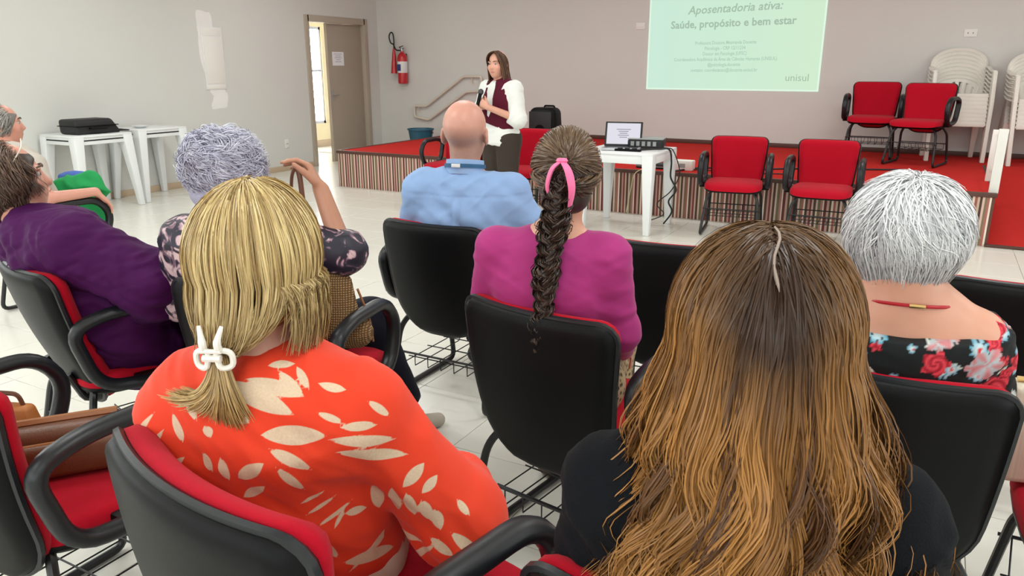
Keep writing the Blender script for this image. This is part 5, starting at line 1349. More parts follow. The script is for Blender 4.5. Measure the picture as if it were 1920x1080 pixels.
def long_hair():
    n, Mm = 12500, 36; r = np.random.default_rng(31); nc = 84
    ph = r.uniform(math.radians(-150), math.radians(150), n); cph = np.sort(r.uniform(-150, 150, nc)) * math.pi / 180
    near = np.abs(ph[:, None] + r.normal(size=(n, 1)) * .06 - cph[None]).argmin(1); phc = cph[near]
    t = np.linspace(0, 1, Mm)[None, :]; lay = r.uniform(.90, 1.04, n)[:, None]; rad = np.array([.102, .116, .120])
    ta = .30; tt = np.clip(t / ta, 0, 1); sg = np.sign(ph)[:, None]
    q = np.clip((t - ta) / (1 - ta), 0, 1); conv = .78 * np.clip(t * 1.5, 0, 1)
    php = (ph[:, None] + (phc - ph)[:, None] * conv) * (1 - .38 * q)
    be = np.radians(50 - 85 * (np.abs(ph) / 2.6) ** .7 + r.normal(size=n) * 9)
    Dp = np.stack([np.sign(ph) * r.uniform(.02, .10, n), -np.sin(be), np.cos(be)], 1); Dp /= np.linalg.norm(Dp, axis=1, keepdims=True)
    De = edir(np.full_like(php, math.radians(96)), php)
    om_ = np.arccos(np.clip((Dp[:, None, :] * De).sum(-1), -1, 1))[..., None]; t3 = tt[..., None] * np.ones_like(om_)
    Dd = (np.sin((1 - t3) * om_) * Dp[:, None, :] + np.sin(t3 * om_) * De) / (np.sin(om_) + 1e-6)
    Ln = (.42 + .10 * r.uniform(0, 1, nc)[near] - .12 * r.uniform(0, 1, n) ** 2)[:, None]
    lift = 1 + .05 * np.sin(math.pi * np.clip(tt, 0, 1))
    x = Dd[..., 0] * rad[0] * lay * lift * (1 + (.95 + .35 * (php > 0)) * q ** .9)
    y = Dd[..., 1] * rad[1] * lay * lift - .075 * q * np.cos(php) ** 2 + .03 * q * np.sin(php) ** 2
    z = Dd[..., 2] * rad[2] * lay * lift - Ln * q
    P = np.stack([x, y, z], -1)
    A = .002 + .023 * np.clip(q * 1.6, 0, 1) * r.uniform(.5, 1.2, nc)[near][:, None]
    wl = r.uniform(.13, .20, nc)[near][:, None]; p0 = r.uniform(0, 6.28, nc)[near][:, None] + r.normal(size=(n, 1)) * .22
    L2 = t * (.19 + Ln); P[..., 0] += A * np.sin(p0 + 6.28 * L2 / wl) * np.clip(t * 2 - .2, 0, 1); P[..., 1] += .45 * A * np.cos(p0 + 6.28 * L2 / wl) * np.clip(t * 2 - .3, 0, 1)
    off = r.normal(size=(n, 3)) * np.array([.005, .006, .004]); P += off[:, None, :] * (.3 + .9 * q)[..., None]
    fly = r.uniform(0, 1, n) < .02; P[fly] += (r.normal(size=(fly.sum(), 1, 3)) * .025) * (t[..., None] ** 2)
    P[..., 2] += .006
    hi = r.uniform(0, 1, nc)[near][:, None]; jit = r.uniform(-.15, .15, n)[:, None]
    root = np.array(srgb(62, 44, 34)); mid = mixc(srgb(72, 43, 24), srgb(170, 118, 62), np.clip(hi + jit, 0, 1)); end = mixc(srgb(78, 46, 25), srgb(184, 130, 70), np.clip(hi * .9 + jit + .1, 0, 1))
    cen = np.exp(-(ph / .75) ** 2)[:, None]
    g1 = np.clip((t - .04 - .20 * cen) / .22, 0, 1)
    C = root * (1 - g1[..., None]) + np.broadcast_to(mid, (n, Mm, 3)) * g1[..., None]; C = C * (1 - (q ** 2)[..., None]) + np.broadcast_to(end, (n, Mm, 3)) * (q ** 2)[..., None]
    side = np.clip(np.abs(ph) / 1.2 - .2, 0, 1)[:, None] * np.clip(1 - t * .8, 0, 1) * .35; C = C * (1 - side[..., None]) + np.array(srgb(160, 116, 66)) * side[..., None]
    low = (hi < .3) * np.clip(q * 2, 0, 1) * .45; C = C * (1 - low[..., None]) + np.array(srgb(70, 42, 26)) * low[..., None]
    V1, F1, K1 = strand_arrays(hc + P, np.repeat(taper(Mm, .0009, .4), n, 0), C, P * np.array([1, 1, .3]), tilt=.38)
    base = [ell(hc + v3(0, -.004, .010), v3(.091, .105, .108), None, .02, clip=[(hc + v3(0, .06, 0), (0, 1, -.3))]), ecap(hc + v3(0, -.05, -.02), hc + v3(0, -.085, -.15), (.08, .05), (.09, .02), k=.03)]
    Vb, Fb = sdf_mesh(base, .008); Q = Vb - hc; Cb = np.tile(np.array(srgb(84, 56, 36)), (len(Vb), 1))
    V = np.concatenate([V1, Vb]); F = np.concatenate([F1, Fb + len(V1)])
    me = mesh_np('hair', V, F); set_col(me, np.concatenate([K1, Cb])); o = link('hair', me, hair_mat(.34, .25), lon); o['kind'] = 'stuff'; o['label'] = 'long wavy golden brown hair with a centre parting'
    # parting: a narrow strip of scalp
    pts = [hc + v3(.001 + .004 * math.sin(k), -.125 * math.sin(math.radians(8 + 6.5 * k)), .006 + .1262 * math.cos(math.radians(8 + 6.5 * k))) for k in range(8)]
    MB().tube(pts, [.0012, .0015, .0016, .0016, .0016, .0018, .0022, .001], 6, flat=.8).build('hair_parting', mat('scalp', srgb(150, 132, 120), .7), lon, smooth=True)
long_hair()

# ---------------------------------------------------------------- white haired woman in the floral dress
WH = (.01, 1.664, 0)
J = seated(zt=1.222, sh=.142, hs=1.0, hx=-.01, hy=.145, yaw=-22, eL=(-.20, .18, .70), eR=(.20, .17, .70))
Ls = skin_prims(J) + [cap(J['sL'] + v3(0, -.01, .0), J['sR'] + v3(0, -.01, 0), .058, .058, .06), ecap(J['nb'], J['che'], (.13, .08), (.165, .105)), cap(J['hc'] + v3(0, -.03, -.07), J['nb'], .062, .07, .05)]
whi = person(WH, 8, 'white haired woman in a black floral dress with a red necklace', J, srgb(208, 152, 128), .0075, prims=Ls)
FLW = []
rf = np.random.default_rng(77)
for k in range(300): FLW.append((rf.uniform(-.3, .3), rf.uniform(.6, 1.0), rf.uniform(.008, .022), rf.integers(0, 4), rf.uniform(0, 6.28), rf.uniform(-1, 1)))
FLW += [(.13, .745, .038, 1, .3, -1), (.185, .80, .036, 0, .6, -1), (.16, .865, .034, 2, .2, -1), (.235, .86, .030, 0, 1., -1), (.02, .79, .026, 0, 0, -1), (.06, .865, .03, 0, 0, -1)]
def floral(V):
    C = np.tile(np.array([.006, .008, .009]), (len(V), 1)); sgn = np.where(V[:, 1] < .14, -1, 1)
    for (x, z, r_, kd, a0, sd) in FLW:
        du, dv = V[:, 0] - x, V[:, 2] - z; rr = np.hypot(du, dv); an = np.arctan2(dv, du) + a0; same = (sgn * (1 if sd >= 0 else -1)) > 0
        if kd == 0:   # rose
            ed = r_ * (.85 + .15 * np.cos(5 * an)); m_ = (rr < ed) & same; tone = (.5 + .5 * np.sin(rr / r_ * 14 + an * 2))[m_]
            C[m_] = mixc(srgb(150, 14, 34), srgb(226, 70, 84), tone)
        elif kd == 1:  # daisy
            ed = r_ * (.55 + .45 * np.abs(np.cos(4 * an))); m_ = (rr < ed) & same; tone = np.clip(rr / r_, 0, 1)[m_]
            C[m_] = mixc(srgb(220, 226, 224), srgb(70, 150, 176), tone); m2 = (rr < r_ * .26) & same; C[m2] = srgb(206, 60, 70)
        elif kd == 2:  # pale blossom
            ed = r_ * (.6 + .4 * np.abs(np.cos(2.5 * an))); m_ = (rr < ed) & same; tone = (.5 + .5 * np.cos(5 * an))[m_]
            C[m_] = mixc(srgb(170, 186, 190), srgb(206, 76, 80), tone * .7)
        else:          # leaf
            a = du * math.cos(a0) + dv * math.sin(a0); b_ = -du * math.sin(a0) + dv * math.cos(a0); m_ = (np.abs(b_) < .32 * r_ * (1 - (a / r_ / 1.1) ** 2)) & same
            C[m_] = srgb(120, 150, 132) if sd * a0 > 0 else srgb(196, 206, 196)
    return C
ntop = .905
Lc = torso_prims(J, .175, .13, .178, .13, .06)
dcl = [((0, .03, ntop), (0, -.10, 1))]
flm = mat_vcol('cloth_floral', .8, .3, bump=.1, bscale=400)
garment('dress', whi, Lc, flm, .0045, pad=.006, clips=dcl, colf=floral, wr=[(.006, (5, 5, 18), (0, 0, 20), 1.0)])
for q, sx in (('L', -1), ('R', 1)):
    e = J['s' + q]; pr = [ell(e + v3(sx * .018, .0, -.012), (.056, .072, .072), None, .03), cap(e + v3(sx * .02, 0, -.02), e + v3(sx * .04, .02, -.12), .058, .060, .03)]
    garment('puff_sleeve', whi, pr, flm, .0045, colf=floral, wr=[(.010, (14, 14, 30), (0, 0, 70), 3.0)], clips=[(e + v3(-sx * .022, 0, 0), (-sx, 0, -.25))])
nk = MB().tube(ring((.0, .136), .100, .094, .962, -.014, 36), .0040, 6, closed=True).build('necklace', mat('red_beads', srgb(176, 24, 40), .35), whi, smooth=True); nk['label'] = 'red necklace with gold clasp'
MB().tube([(.0 + .010 * k, .041, .976) for k in range(4)], .0045, 6).build('clasp', M['gold'], nk, smooth=True)
hc, R = J['hc'], J['R']
def white_hair():
    fl_ = lambda D, r: np.array([0, 0, -1.0]) + .55 * np.cross(np.array([0, 0, 1.0]), D) * np.sign(D[:, 0:1] + .15) * np.clip(1 - np.abs(D[:, 2:3]), .2, 1) + np.array([-.15, .25, 0]) * np.clip(D[:, 2:3], 0, 1)
    rad = np.array([.116, .124, .120]); P, th, ph = scalp_strands(13000, 12, rad, (0.02, 2.1), (math.radians(-138), math.radians(138)), .12, fl_, lift=.010, wave=.005, wl=.09, seed=41, bs=.22, jit=.0025, layer=(.94, 1.03), clumps=900, cj=.045)
    below = P[:, :, 2] < -.06
    f = np.clip((-.05 - P[:, :, 2]) / .08, 0, 1); P[:, :, :2] *= (1 - .42 * f)[..., None]; P[:, :, 2] -= .06 * f * np.random.default_rng(43).uniform(.2, 1.35, (len(P), 1))
    n, Mm = P.shape[:2]; r = np.random.default_rng(42); v = r.uniform(0, 1, n)[:, None] * np.ones((n, Mm))
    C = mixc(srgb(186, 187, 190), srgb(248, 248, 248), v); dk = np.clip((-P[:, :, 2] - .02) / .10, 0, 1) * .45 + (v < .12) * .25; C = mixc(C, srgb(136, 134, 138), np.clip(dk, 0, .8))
    base = [ell(v3(0, -.004, .004), (.106, .114, .110), None, .02, clip=[(v3(0, .065, 0), (0, 1, -.35))]), ecap(v3(0, -.045, -.05), v3(0, -.045, -.15), (.085, .06), (.052, .03), k=.03)]
    base = [dict(p) for p in base]
    for p in base:
        for k in ('c', 'a', 'b'):
            if k in p: p[k] = hc + R @ (p[k] + v3(0, 0, .012))
        if 'R' in p: p['R'] = R
        if p.get('clip'): p['clip'] = [(hc + R @ c, R @ v3(*nn)) for c, nn in p['clip']]
        if 'side' in p: p['side'] = R @ p['side']
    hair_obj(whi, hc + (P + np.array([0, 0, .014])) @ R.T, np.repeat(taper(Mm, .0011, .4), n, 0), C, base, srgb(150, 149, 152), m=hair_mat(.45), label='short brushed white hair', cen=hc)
white_hair()
gl = MB().tube([hc + R @ v3(-.088, .0, .012), hc + R @ v3(-.082, .10, .016)], .0022, 5).build('glasses_temple', M['steel'], whi, smooth=True)

# ---------------------------------------------------------------- curly grey haired woman with the raised arm
VI = (-1.835, 1.497, 0)
J = seated(zt=1.262, sh=.160, hs=.97, hx=-.005, hy=.15, yaw=-25, eL=(-.235, .20, .70), eR=(.335, .215, .885), wL=(-.12, .42, .60), wR=(.268, .235, 1.075), kR=(.27, .60, .53), aR=(.385, .70, .095), kL=(-.05, .62, .53), aL=(-.02, .68, .09))
hdR = ((-.42, .10, .70), (-.6, -.5, -.5), (.15, -.75, .5), (38, 30, 14), 1.0, 28)
vio = person(VI, 20, 'woman with curly lilac grey hair raising her hand with a bag strap', J, srgb(184, 132, 106), .006, hdir={'R': hdR})
vm, nt, b = new_mat('cloth_dark_floral')
tc = N(nt, 'ShaderNodeTexCoord'); no = N(nt, 'ShaderNodeTexNoise'); no.inputs['Scale'].default_value = 17; no.inputs['Detail'].default_value = 3; no.inputs['Distortion'].default_value = 1.5; nt.links.new(tc.outputs['Object'], no.inputs['Vector'])
cr = N(nt, 'ShaderNodeValToRGB'); els = cr.color_ramp.elements; els[0].position = .44; els[0].color = (.008, .007, .020, 1); els[1].position = .60; els[1].color = (*srgb(206, 178, 180), 1)
e_ = els.new(.50); e_.color = (.016, .012, .03, 1); e_ = els.new(.54); e_.color = (*srgb(126, 94, 110), 1)
nt.links.new(no.outputs['Fac'], cr.inputs[0]); nt.links.new(cr.outputs[0], b.inputs['Base Color']); b.inputs['Roughness'].default_value = .5
Lc = torso_prims(J, .165, .12, .175, .12, .056) + sleeve(J, 'L', 1.3, .066, .06, .055) + sleeve(J, 'R', 1.16, .070, .066, .056)
garment('blouse', vio, Lc, vm, .007, wr=[(.010, (7, 7, 18), (0, 0, 30), 2.0)])
garment('trousers', vio, legs_cloth(J, (.10, .078, .066), .88), cloth('navy_trousers', srgb(16, 18, 30)), .009, wr=[(.008, (8, 8, 8), (0, 0, 0), 1.0)])
for q, dd in (('L', (0, 1, 0)), ('R', (.72, .69, 0))):
    pr, cl_ = shoe_prims(J['a' + q], dd); garment('shoe', vio, pr, mat('suede', srgb(176, 166, 154), .85, var=.05, scale=30), .006, clips=cl_)
hc, R = J['hc'], J['R']
def violet_hair():
    fl_ = lambda D, r: np.array([0, 0, -1.0]) + .7 * np.cross(np.array([0, .3, 1.0]), D)
    P, th, ph = scalp_strands(8500, 14, (.104, .112, .104), (0.0, 1.98), (math.radians(-135), math.radians(135)), .085, fl_, lift=.014, curl=.011, cr=85., seed=51, jit=.0035, layer=(.92, 1.04), clumps=420, cj=.045, bs=.55)
    f = np.clip((-.06 - P[:, :, 2]) / .09, 0, 1); P[:, :, :2] *= (1 - .30 * f)[..., None]
    n, Mm = P.shape[:2]; r = np.random.default_rng(52); nz = fbm(P[:, 0] * 28, 2)[:, None]
    v = np.clip(.6 * r.uniform(0, 1, n)[:, None] + 1.1 * (nz - .35), 0, 1) * np.ones((n, Mm))
    C = mixc(srgb(160, 158, 182), srgb(238, 238, 248), v); C = mixc(C, srgb(150, 130, 136), .25 * np.exp(-((P[:, :, 0] - .02) / .05) ** 2 - ((P[:, :, 2] - .01) / .05) ** 2))
    base = [ell(hc + R @ v3(0, -.006, .012), (.094, .102, .098), R, .02, clip=[(hc + R @ v3(0, .065, 0), R @ v3(0, 1, -.35))]), ell(hc + R @ v3(0, -.05, -.06), (.078, .06, .06), R, .02)]
    hair_obj(vio, hc + (P + np.array([0, 0, .016])) @ R.T, np.repeat(taper(Mm, .0011, .5), n, 0), C, base, srgb(166, 164, 186), m=hair_mat(.5), label='short curly lilac grey hair', cen=hc)
violet_hair()

# ---------------------------------------------------------------- woman in purple at the left edge
PU = (-2.56, 1.35, 0)
J = seated(zt=1.205, sh=.18, hs=1.0, hx=-.15, hy=.05, yaw=-15, pitch=4, eL=(-.26, .26, .70), eR=(.30, .30, .76), wR=(.16, .50, .66), sR=(.165, .13, .895), sL=(-.22, .06, .89))
J['che'] = v3(-.02, .13, .84); J['nb'] = v3(-.075, .07, .945)
pur = person(PU, -16, 'woman with short brown hair in a purple blouse at the left edge', J, srgb(204, 146, 126), .006, brow=(.12, .08, .06))
Lc = torso_prims(J, .20, .14, .205, .15, .075) + sleeve(J, 'L', 1.7, .085, .085, .07) + sleeve(J, 'R', 1.6, .092, .098, .085) + [ecap((.08, .22, .62), (.05, .30, .50), (.2, .14), (.19, .15), k=.06)]
garment('blouse', pur, Lc, cloth('purple', srgb(66, 12, 70), .7, .05, .06, 500, .04), .0075, wr=[(.020, (4, 4, 13), (0, 0, 35), 1.5), (.014, (7, 7, 24), (0, 0, 55), 4.0), (.008, (12, 12, 34), (0, 0, -30), 7.0)])
garment('trousers', pur, legs_cloth(J), cloth('purple_trousers', srgb(34, 14, 40)), .012)
for q in 'LR':
    pr, cl_ = shoe_prims(J['a' + q]); garment('shoe', pur, pr, M['black'], .009, clips=cl_)
hc, R = J['hc'], J['R']
def purple_hair():
    fl_ = lambda D, r: np.array([0, -.5, -1.0]) + .4 * np.cross(np.array([.3, 0, 1.0]), D)
    P, th, ph = scalp_strands(6000, 13, (.098, .116, .112), (0.0, 1.95), (math.radians(-122), math.radians(122)), .11, fl_, lift=.014, curl=.008, cr=70., seed=61, jit=.003, layer=(.93, 1.04), clumps=380, cj=.05, bs=.2)
    n, Mm = P.shape[:2]; r = np.random.default_rng(62); v = np.clip(r.uniform(0, 1, n)[:, None] * .7 + .5 * (P[:, :1, 2] > .05) * r.uniform(0, 1, n)[:, None], 0, 1) * np.ones((n, Mm)); C = mixc(srgb(48, 33, 27), srgb(120, 92, 74), v)
    base = [ell(hc + R @ v3(0, -.010, .012), (.090, .108, .103), R, .02, clip=[(hc + R @ v3(0, .058, 0), R @ v3(0, 1, -.45))]), ell(hc + R @ v3(0, -.055, -.06), (.078, .062, .07), R, .02)]
    hair_obj(pur, hc + (P + np.array([0, 0, .014])) @ R.T, np.repeat(taper(Mm, .0011, .5), n, 0), C, base, srgb(52, 37, 30), label='short wavy dark brown hair', cen=hc)
purple_hair()
MB().tube(bez([hc + R @ v3(.095, .02, .06), hc + R @ v3(.08, .055, .105), hc + R @ v3(.02, .06, .130), hc + R @ v3(-.06, .055, .115)], 6), .002, 6).build('hair_band', M['rail'], pur, smooth=True)

# ---------------------------------------------------------------- person at the far left edge, only face and forearm in view
P0 = (-4.62, 2.38, 0)
J = seated(zt=1.235, sh=.17, hs=.98, hx=-.20, hy=.20, yaw=-28, eR=(.29, .12, .735), wR=(.30, .40, .735), eL=(-.25, .2, .70), kR=(.0, .55, .53), aR=(-.02, .44, .09), kL=(-.20, .56, .53), aL=(-.2, .46, .09))
hd0 = ((.10, .62, -.75), (-.2, -.7, -.5), (-1, .2, 0), (12, 18, 14), 1.0, 30)
p0 = person(P0, -2, 'grey haired person at the far left edge resting an arm on the armrest', J, srgb(214, 152, 132), .0075, hdir={'R': hd0})
Lc = torso_prims(J, .17, .12, .18, .12, .058) + sleeve(J, 'L', .6, .066, .06, .05) + sleeve(J, 'R', .55, .068, .062, .05)
garment('blouse', p0, Lc, cloth('beige', srgb(196, 186, 176)), .009, wr=[(.010, (6, 6, 16), (0, 0, 30), 2.0)])
garment('trousers', p0, legs_cloth(J), cloth('grey_trousers', srgb(70, 72, 80)), .013)
for q in 'LR':
    pr, cl_ = shoe_prims(J['a' + q]); garment('shoe', p0, pr, M['black'], .010, clips=cl_)
hc, R = J['hc'], J['R']
fl_ = lambda D, r: np.array([0, -.6, -1.0])
P, th, ph = scalp_strands(1200, 10, (.088, .108, .108), (0.0, 1.9), (math.radians(-120), math.radians(120)), .08, fl_, lift=.008, seed=71, jit=.003, layer=(.95, 1.04))
n, Mm = P.shape[:2]; v = np.random.default_rng(72).uniform(0, 1, n)[:, None] * np.ones((n, Mm))
hair_obj(p0, hc + (P + np.array([0, 0, .012])) @ R.T, np.repeat(taper(Mm, .0019, .5), n, 0), mixc(srgb(110, 104, 98), srgb(190, 186, 180), v), [ell(hc + R @ v3(0, -.010, .012), (.084, .102, .10), R, .02, clip=[(hc + R @ v3(0, .058, 0), R @ v3(0, 1, -.45))])], srgb(120, 114, 108), label='short grey hair')

# ---------------------------------------------------------------- standing presenter
PR = (-3.40, 6.06, 0)
zt = 1.572
J = dict(pel=v3(0, 0, .86), wai=v3(0, .01, 1.02), che=v3(0, .0, 1.17), nb=v3(0, -.005, 1.315), hc=v3(.01, .03, zt - .115), R=rotm(12, -4, 0), hs=.96,
         sL=v3(-.165, 0, 1.255), sR=v3(.165, 0, 1.255), eL=v3(-.235, .03, 1.0), eR=v3(.215, .06, 1.01), wL=v3(-.045, .215, 1.105), wR=v3(.115, .20, 1.08),
         hL=v3(-.09, 0, .82), hR=v3(.09, 0, .82), kL=v3(-.10, .02, .45), kR=v3(.09, .02, .45), aL=v3(-.11, 0, .09), aR=v3(.10, .0, .09))
hdl = {'L': ((.62, .15, .35), (-.1, -.5, .4), (-.1, -.1, 1), (48, 60, 40), .95, 30), 'R': ((-.60, .25, .30), (.1, -.5, .2), (.1, -.1, 1), (48, 60, 40), .95, 30)}
pre = person(PR, 166, 'standing presenter in a burgundy vest and white shirt speaking into a microphone', J, srgb(212, 156, 134), .006, hdir=hdl, brow=(.12, .07, .05))
wsh = cloth('white_shirt', srgb(226, 226, 222), .8, .03, .05, 300)
Lc = torso_prims(J, .165, .105, .165, .105, .056) + [ecap((0, 0, .90), (0, .0, .80), (.185, .125), (.20, .135), k=.04, clip=[((0, 0, .765), (0.15, .1, -1))])] + sleeve(J, 'L', 1.28, .066, .066, .056) + sleeve(J, 'R', 1.28, .066, .066, .056)
garment('shirt', pre, Lc, wsh, .0075, wr=[(.012, (8, 8, 16), (0, 0, 30), 2.0)])
MB().tube(ring((0, .0), .066, .064, 1.335, -.02, 24), .013, 6, closed=True, flat=.6).build('collar', wsh, pre, smooth=True)
vt = [ecap((0, 0, .92), (0, .01, 1.02), (.185, .125), (.178, .12), k=.04), ecap((0, .01, 1.02), (0, 0, 1.17), (.178, .12), (.172, .115), k=.04), ecap((0, 0, 1.17), (0, -.005, 1.27), (.172, .115), (.115, .08), k=.04),
      cap((-.115, 0, 1.265), (.115, 0, 1.265), .056, .056, .05), ell((.03, .14, 1.22), (.04, .10, .20), None, .008, sub=True), ell((.215, .0, 1.17), (.045, .10, .11), None, .01, sub=True), ell((-.215, .0, 1.17), (.045, .10, .11), None, .01, sub=True)]
garment('vest', pre, vt, cloth('burgundy', srgb(84, 22, 40), .85, .08, .2, 300), .007, pad=.008, clips=[((0, 0, .915), (.25, .25, -1))])
garment('trousers', pre, legs_cloth(J, (.11, .085, .075)), cloth('charcoal_trousers', srgb(62, 54, 48)), .009, wr=[(.006, (8, 8, 5), (0, 0, 0), 1.)])
for q in 'LR':
    pr, cl_ = shoe_prims(J['a' + q]); garment('shoe', pre, pr, M['black'], .009, clips=cl_)
hc, R = J['hc'], J['R']
def pres_hair():
    n, Mm = 2600, 16; r = np.random.default_rng(81); ph = r.uniform(math.radians(-128), math.radians(122), n); t = np.linspace(0, 1, Mm)[None, :]
    lay = r.uniform(.93, 1.04, n)[:, None]; rad = np.array([.086, .104, .106]); tt = np.clip(t / .45, 0, 1); th = .05 + (math.radians(95) - .05) * tt; q = np.clip((t - .45) / .55, 0, 1)
    p_ = ph[:, None]; yp = (.07 * np.abs(ph) / 2.2 - .01)[:, None]
    P = np.stack([np.sin(th) * np.sin(p_) * rad[0] * lay * (1 + .12 * q), -np.sin(th) * np.cos(p_) * rad[1] * lay + yp * np.cos(th) - .02 * q, np.cos(th) * rad[2] * lay - (.17 + .05 * r.uniform(0, 1, n))[:, None] * q], -1)
    P[..., 0] += .006 * np.sin(7 * t + ph[:, None] * 9) * t
    C = mixc(srgb(58, 36, 28), srgb(128, 88, 62), r.uniform(0, 1, n)[:, None] * np.ones((n, Mm)))
    base = [ell(hc + R @ v3(0, -.012, .010), (.081, .098, .098), R, .02, clip=[(hc + R @ v3(0, .055, 0), R @ v3(0, 1, -.5))]), ecap(hc + R @ v3(0, -.05, -.03), hc + R @ v3(0, -.07, -.18), (.08, .05), (.085, .03), k=.03)]
    hair_obj(pre, hc + (P + np.array([0, 0, .008])) @ R.T, np.repeat(taper(Mm, .002, .5), n, 0), C, base, srgb(66, 42, 32), label='long straight brown hair', cen=hc)
pres_hair()
for e in (-1, 1):
    MB().tube([hc + R @ v3(e * .084, .0, -.04), hc + R @ v3(e * .086, .002, -.075)], .004, 6).build('earring', M['gold'], pre, smooth=True)
mic = empty('microphone', (0, 0, 0)); mic.location = PR; mic.rotation_euler = (0, 0, math.radians(166))
MB().tube([(.045, .275, 1.055), (.035, .225, 1.215)], [.014, .017], 10).build('handle', M['black_plastic'], mic, smooth=True)
MB().lathe([(.012, 0), (.022, .006), (.025, .02), (.022, .036), (.012, .046), (.003, .048)], 14).build('grille', mat('mic_grille', (.06, .06, .065), .4, metal=.6), mic, smooth=True, loc=(.035, .225, 1.21), rot=(math.radians(17), 0, 0))
tag(mic, 'black handheld microphone held by the presenter', 'microphone')

# ================================================================ bags and small things
# brown leather handbag on the near left chair
bg_ = empty('handbag', (-1.83, .98, .475), math.radians(52)); tag(bg_, 'brown leather handbag with zips lying on the red chair at lower left', 'handbag')
MB().box(-.15, .15, -.055, .055, 0, .125).build('main_body', M['leather'], bg_, bevel=.03, seg=4)
MB().box(-.145, .145, -.085, -.045, .005, .095).build('front_pocket', M['leather'], bg_, bevel=.018, seg=3)
MB().box(-.13, .13, -.006, .006, .120, .129).build('zipper', M['gold'], bg_, bevel=.002)
MB().tube(rounded([(-.14, -.066, .092), (.14, -.066, .092)], .02, 3, False), .006, 6).build('piping', M['leather_lt'], bg_, smooth=True)
MB().tube(rounded([(-.14, .0, .128), (.14, .0, .128)], .02, 3, False), .011, 6).build('top_piping', M['leather_lt'], bg_, smooth=True)
for k, (x, y) in enumerate(((.175, -.03), (.19, .02))):
    MB().tube(ring((x, y), .014, .014, .085, 0, 12), .004, 6, closed=True).build('ring', M['gold'], bg_, smooth=True)
    MB().tube([(x, y, .075), (x + .012, y - .01, .02), (x + .03, y - .03, .006)], .006, 6, flat=.5).build('charm_strap', M['leather'], bg_, smooth=True)
MB().tube([(.15, -.01, .09), (.175, -.02, .092)], .008, 6).build('tab', M['leather_lt'], bg_, smooth=True)
# caramel bag part at the very edge
cb = empty('caramel_bag', (-2.035, .985, .473), math.radians(20)); tag(cb, 'caramel leather bag at the left picture edge behind the brown handbag', 'bag')
MB().hexa([(-.10, -.04, 0), (.08, -.04, 0), (.08, .04, 0), (-.10, .04, 0)], [(-.09, -.02, .125), (.06, -.02, .125), (.06, .02, .125), (-.09, .02, .125)]).build('body', M['leather_orange'], cb, bevel=.012)
MB().tube(rounded([(-.06, 0, .12), (-.05, 0, .155), (.03, 0, .155), (.04, 0, .12)], .02, 4, False), .006, 6).build('handle', M['leather'], cb, smooth=True)
# straw bag held by the raised strap
sb = empty('straw_bag', (-1.62, 1.79, .60), math.radians(20)); tag(sb, 'woven straw bag on the lap beneath the raised hand', 'bag')
V, F = sdf_mesh([ecap((0, 0, .03), (0.0, 0, .19), (.085, .05), (.06, .03), k=.03), cap((-.06, 0, .02), (.07, 0, .02), .05, .05, .04)], .006); V = V + normals(V, F) * (.0022 * np.sin(V[:, 2] * 520) * np.sin((V[:, 0] + V[:, 1]) * 420))[:, None]
link('woven_body', mesh_np('woven_body', V, F), M['straw'], sb)
hw = Matrix.Rotation(math.radians(20), 3, 'Z')
def vloc(p):   # point of the curly haired woman's frame in the bag's frame
    w_ = Vector(VI) + hw @ Vector(p); return hw.transposed() @ (w_ - Vector(sb.location))
st1 = [vloc((.185, .27, .80)), vloc((.165, .24, .96)), vloc((.180, .215, 1.10)), vloc((.200, .205, 1.145)), vloc((.215, .20, 1.125)), vloc((.222, .20, 1.02)), vloc((.235, .21, .90)), vloc((.24, .24, .78))]
MB().tube(bez(st1, 6), .0085, 8, flat=.45).build('strap', M['leather'], sb, smooth=True)
MB().tube(bez([(.07, .02, .16), (.10, .03, .06), (.11, .03, -.02)], 6), .008, 6, flat=.5).build('side_trim', M['leather_lt'], sb, smooth=True)
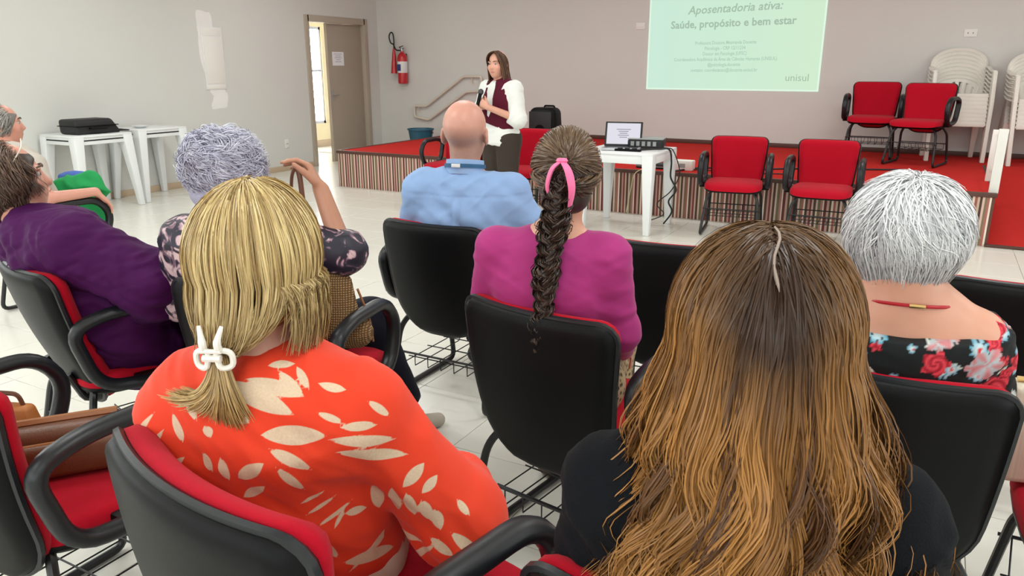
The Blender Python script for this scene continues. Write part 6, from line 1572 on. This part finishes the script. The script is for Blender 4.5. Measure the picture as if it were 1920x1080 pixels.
# black bag beside the woman in purple
bb = empty('black_bag', (-2.27, 1.745, .472), math.radians(-10)); tag(bb, 'small black leather bag squeezed beside the woman in purple', 'bag')
MB().box(-.06, .06, -.05, .05, 0, .22).build('body', mat('patent_black', (.008, .008, .01), .2), bb, bevel=.025, seg=3)
MB().tube(rounded([(-.04, 0, .21), (-.03, 0, .27), (.03, 0, .27), (.04, 0, .21)], .02, 4, False), .007, 6).build('handle', M['black'], bb, smooth=True)
# green cloth bag at the far left armrest
gb_ = empty('green_cloth_bag', (-4.50, 2.80, .50), math.radians(40)); tag(gb_, 'bright green cloth bag with cream cord on the lap behind the far left armrest', 'bag')
V, F = sdf_mesh([ecap((0, 0, .06), (0, 0, .24), (.13, .07), (.15, .06), k=.04), ell((.06, .0, .27), (.07, .05, .06), None, .04)], .009); V = wrinkle(V, F, .045, (7, 7, 11), (0, 0, 30), 2.)
link('pouch', mesh_np('pouch', V, F), M['green_cloth'], gb_)
MB().tube(bez([(-.04, -.075, .03), (-.055, -.085, .12), (-.03, -.085, .17), (.0, -.085, .13), (.01, -.075, .03)], 6), .006, 6).build('cord', M['cream_cord'], gb_, smooth=True)
V, F = sdf_mesh([ell((-.04, .06, .30), (.09, .05, .03), None, .03)], .008); V = wrinkle(V, F, .012, (12, 12, 12), (0, 0, 30), 5.)
link('blue_lining', mesh_np('blue_lining', V, F), M['blue_cloth'], gb_)
# pale bag at the right edge on the floral woman's chair
wb_ = empty('pale_handbag', (.33, 2.08, .473), math.radians(10)); tag(wb_, 'pale cream ribbed handbag on a seat at the right picture edge', 'handbag')
MB().box(-.085, .085, -.04, .04, 0, .25).build('body', mat('cream_rib', srgb(206, 196, 176), .5, var=.25, scale=14, stretch=(12, 12, .2)), wb_, bevel=.016, seg=3)
MB().tube([(-.075, 0, .257), (.075, 0, .257)], .007, 6).build('clasp_frame', M['gold'], wb_, smooth=True)
# grey panel at the armrest of the bald man's chair
tp = empty('folded_tablet_arm', (-2.075, 2.74, .53), 0); tag(tp, 'pale grey folded writing tablet at the chair arm beside the bald man', 'writing tablet')
pan = MB().box(-.006, .006, -.11, .13, -.06, .13).build('panel', M['grey_tablet'], tp, bevel=.005)
MB().tube([(.008, 0, -.05), (.03, 0, -.10)], .008, 6).build('hinge_arm', M['black_metal'], tp, smooth=True)
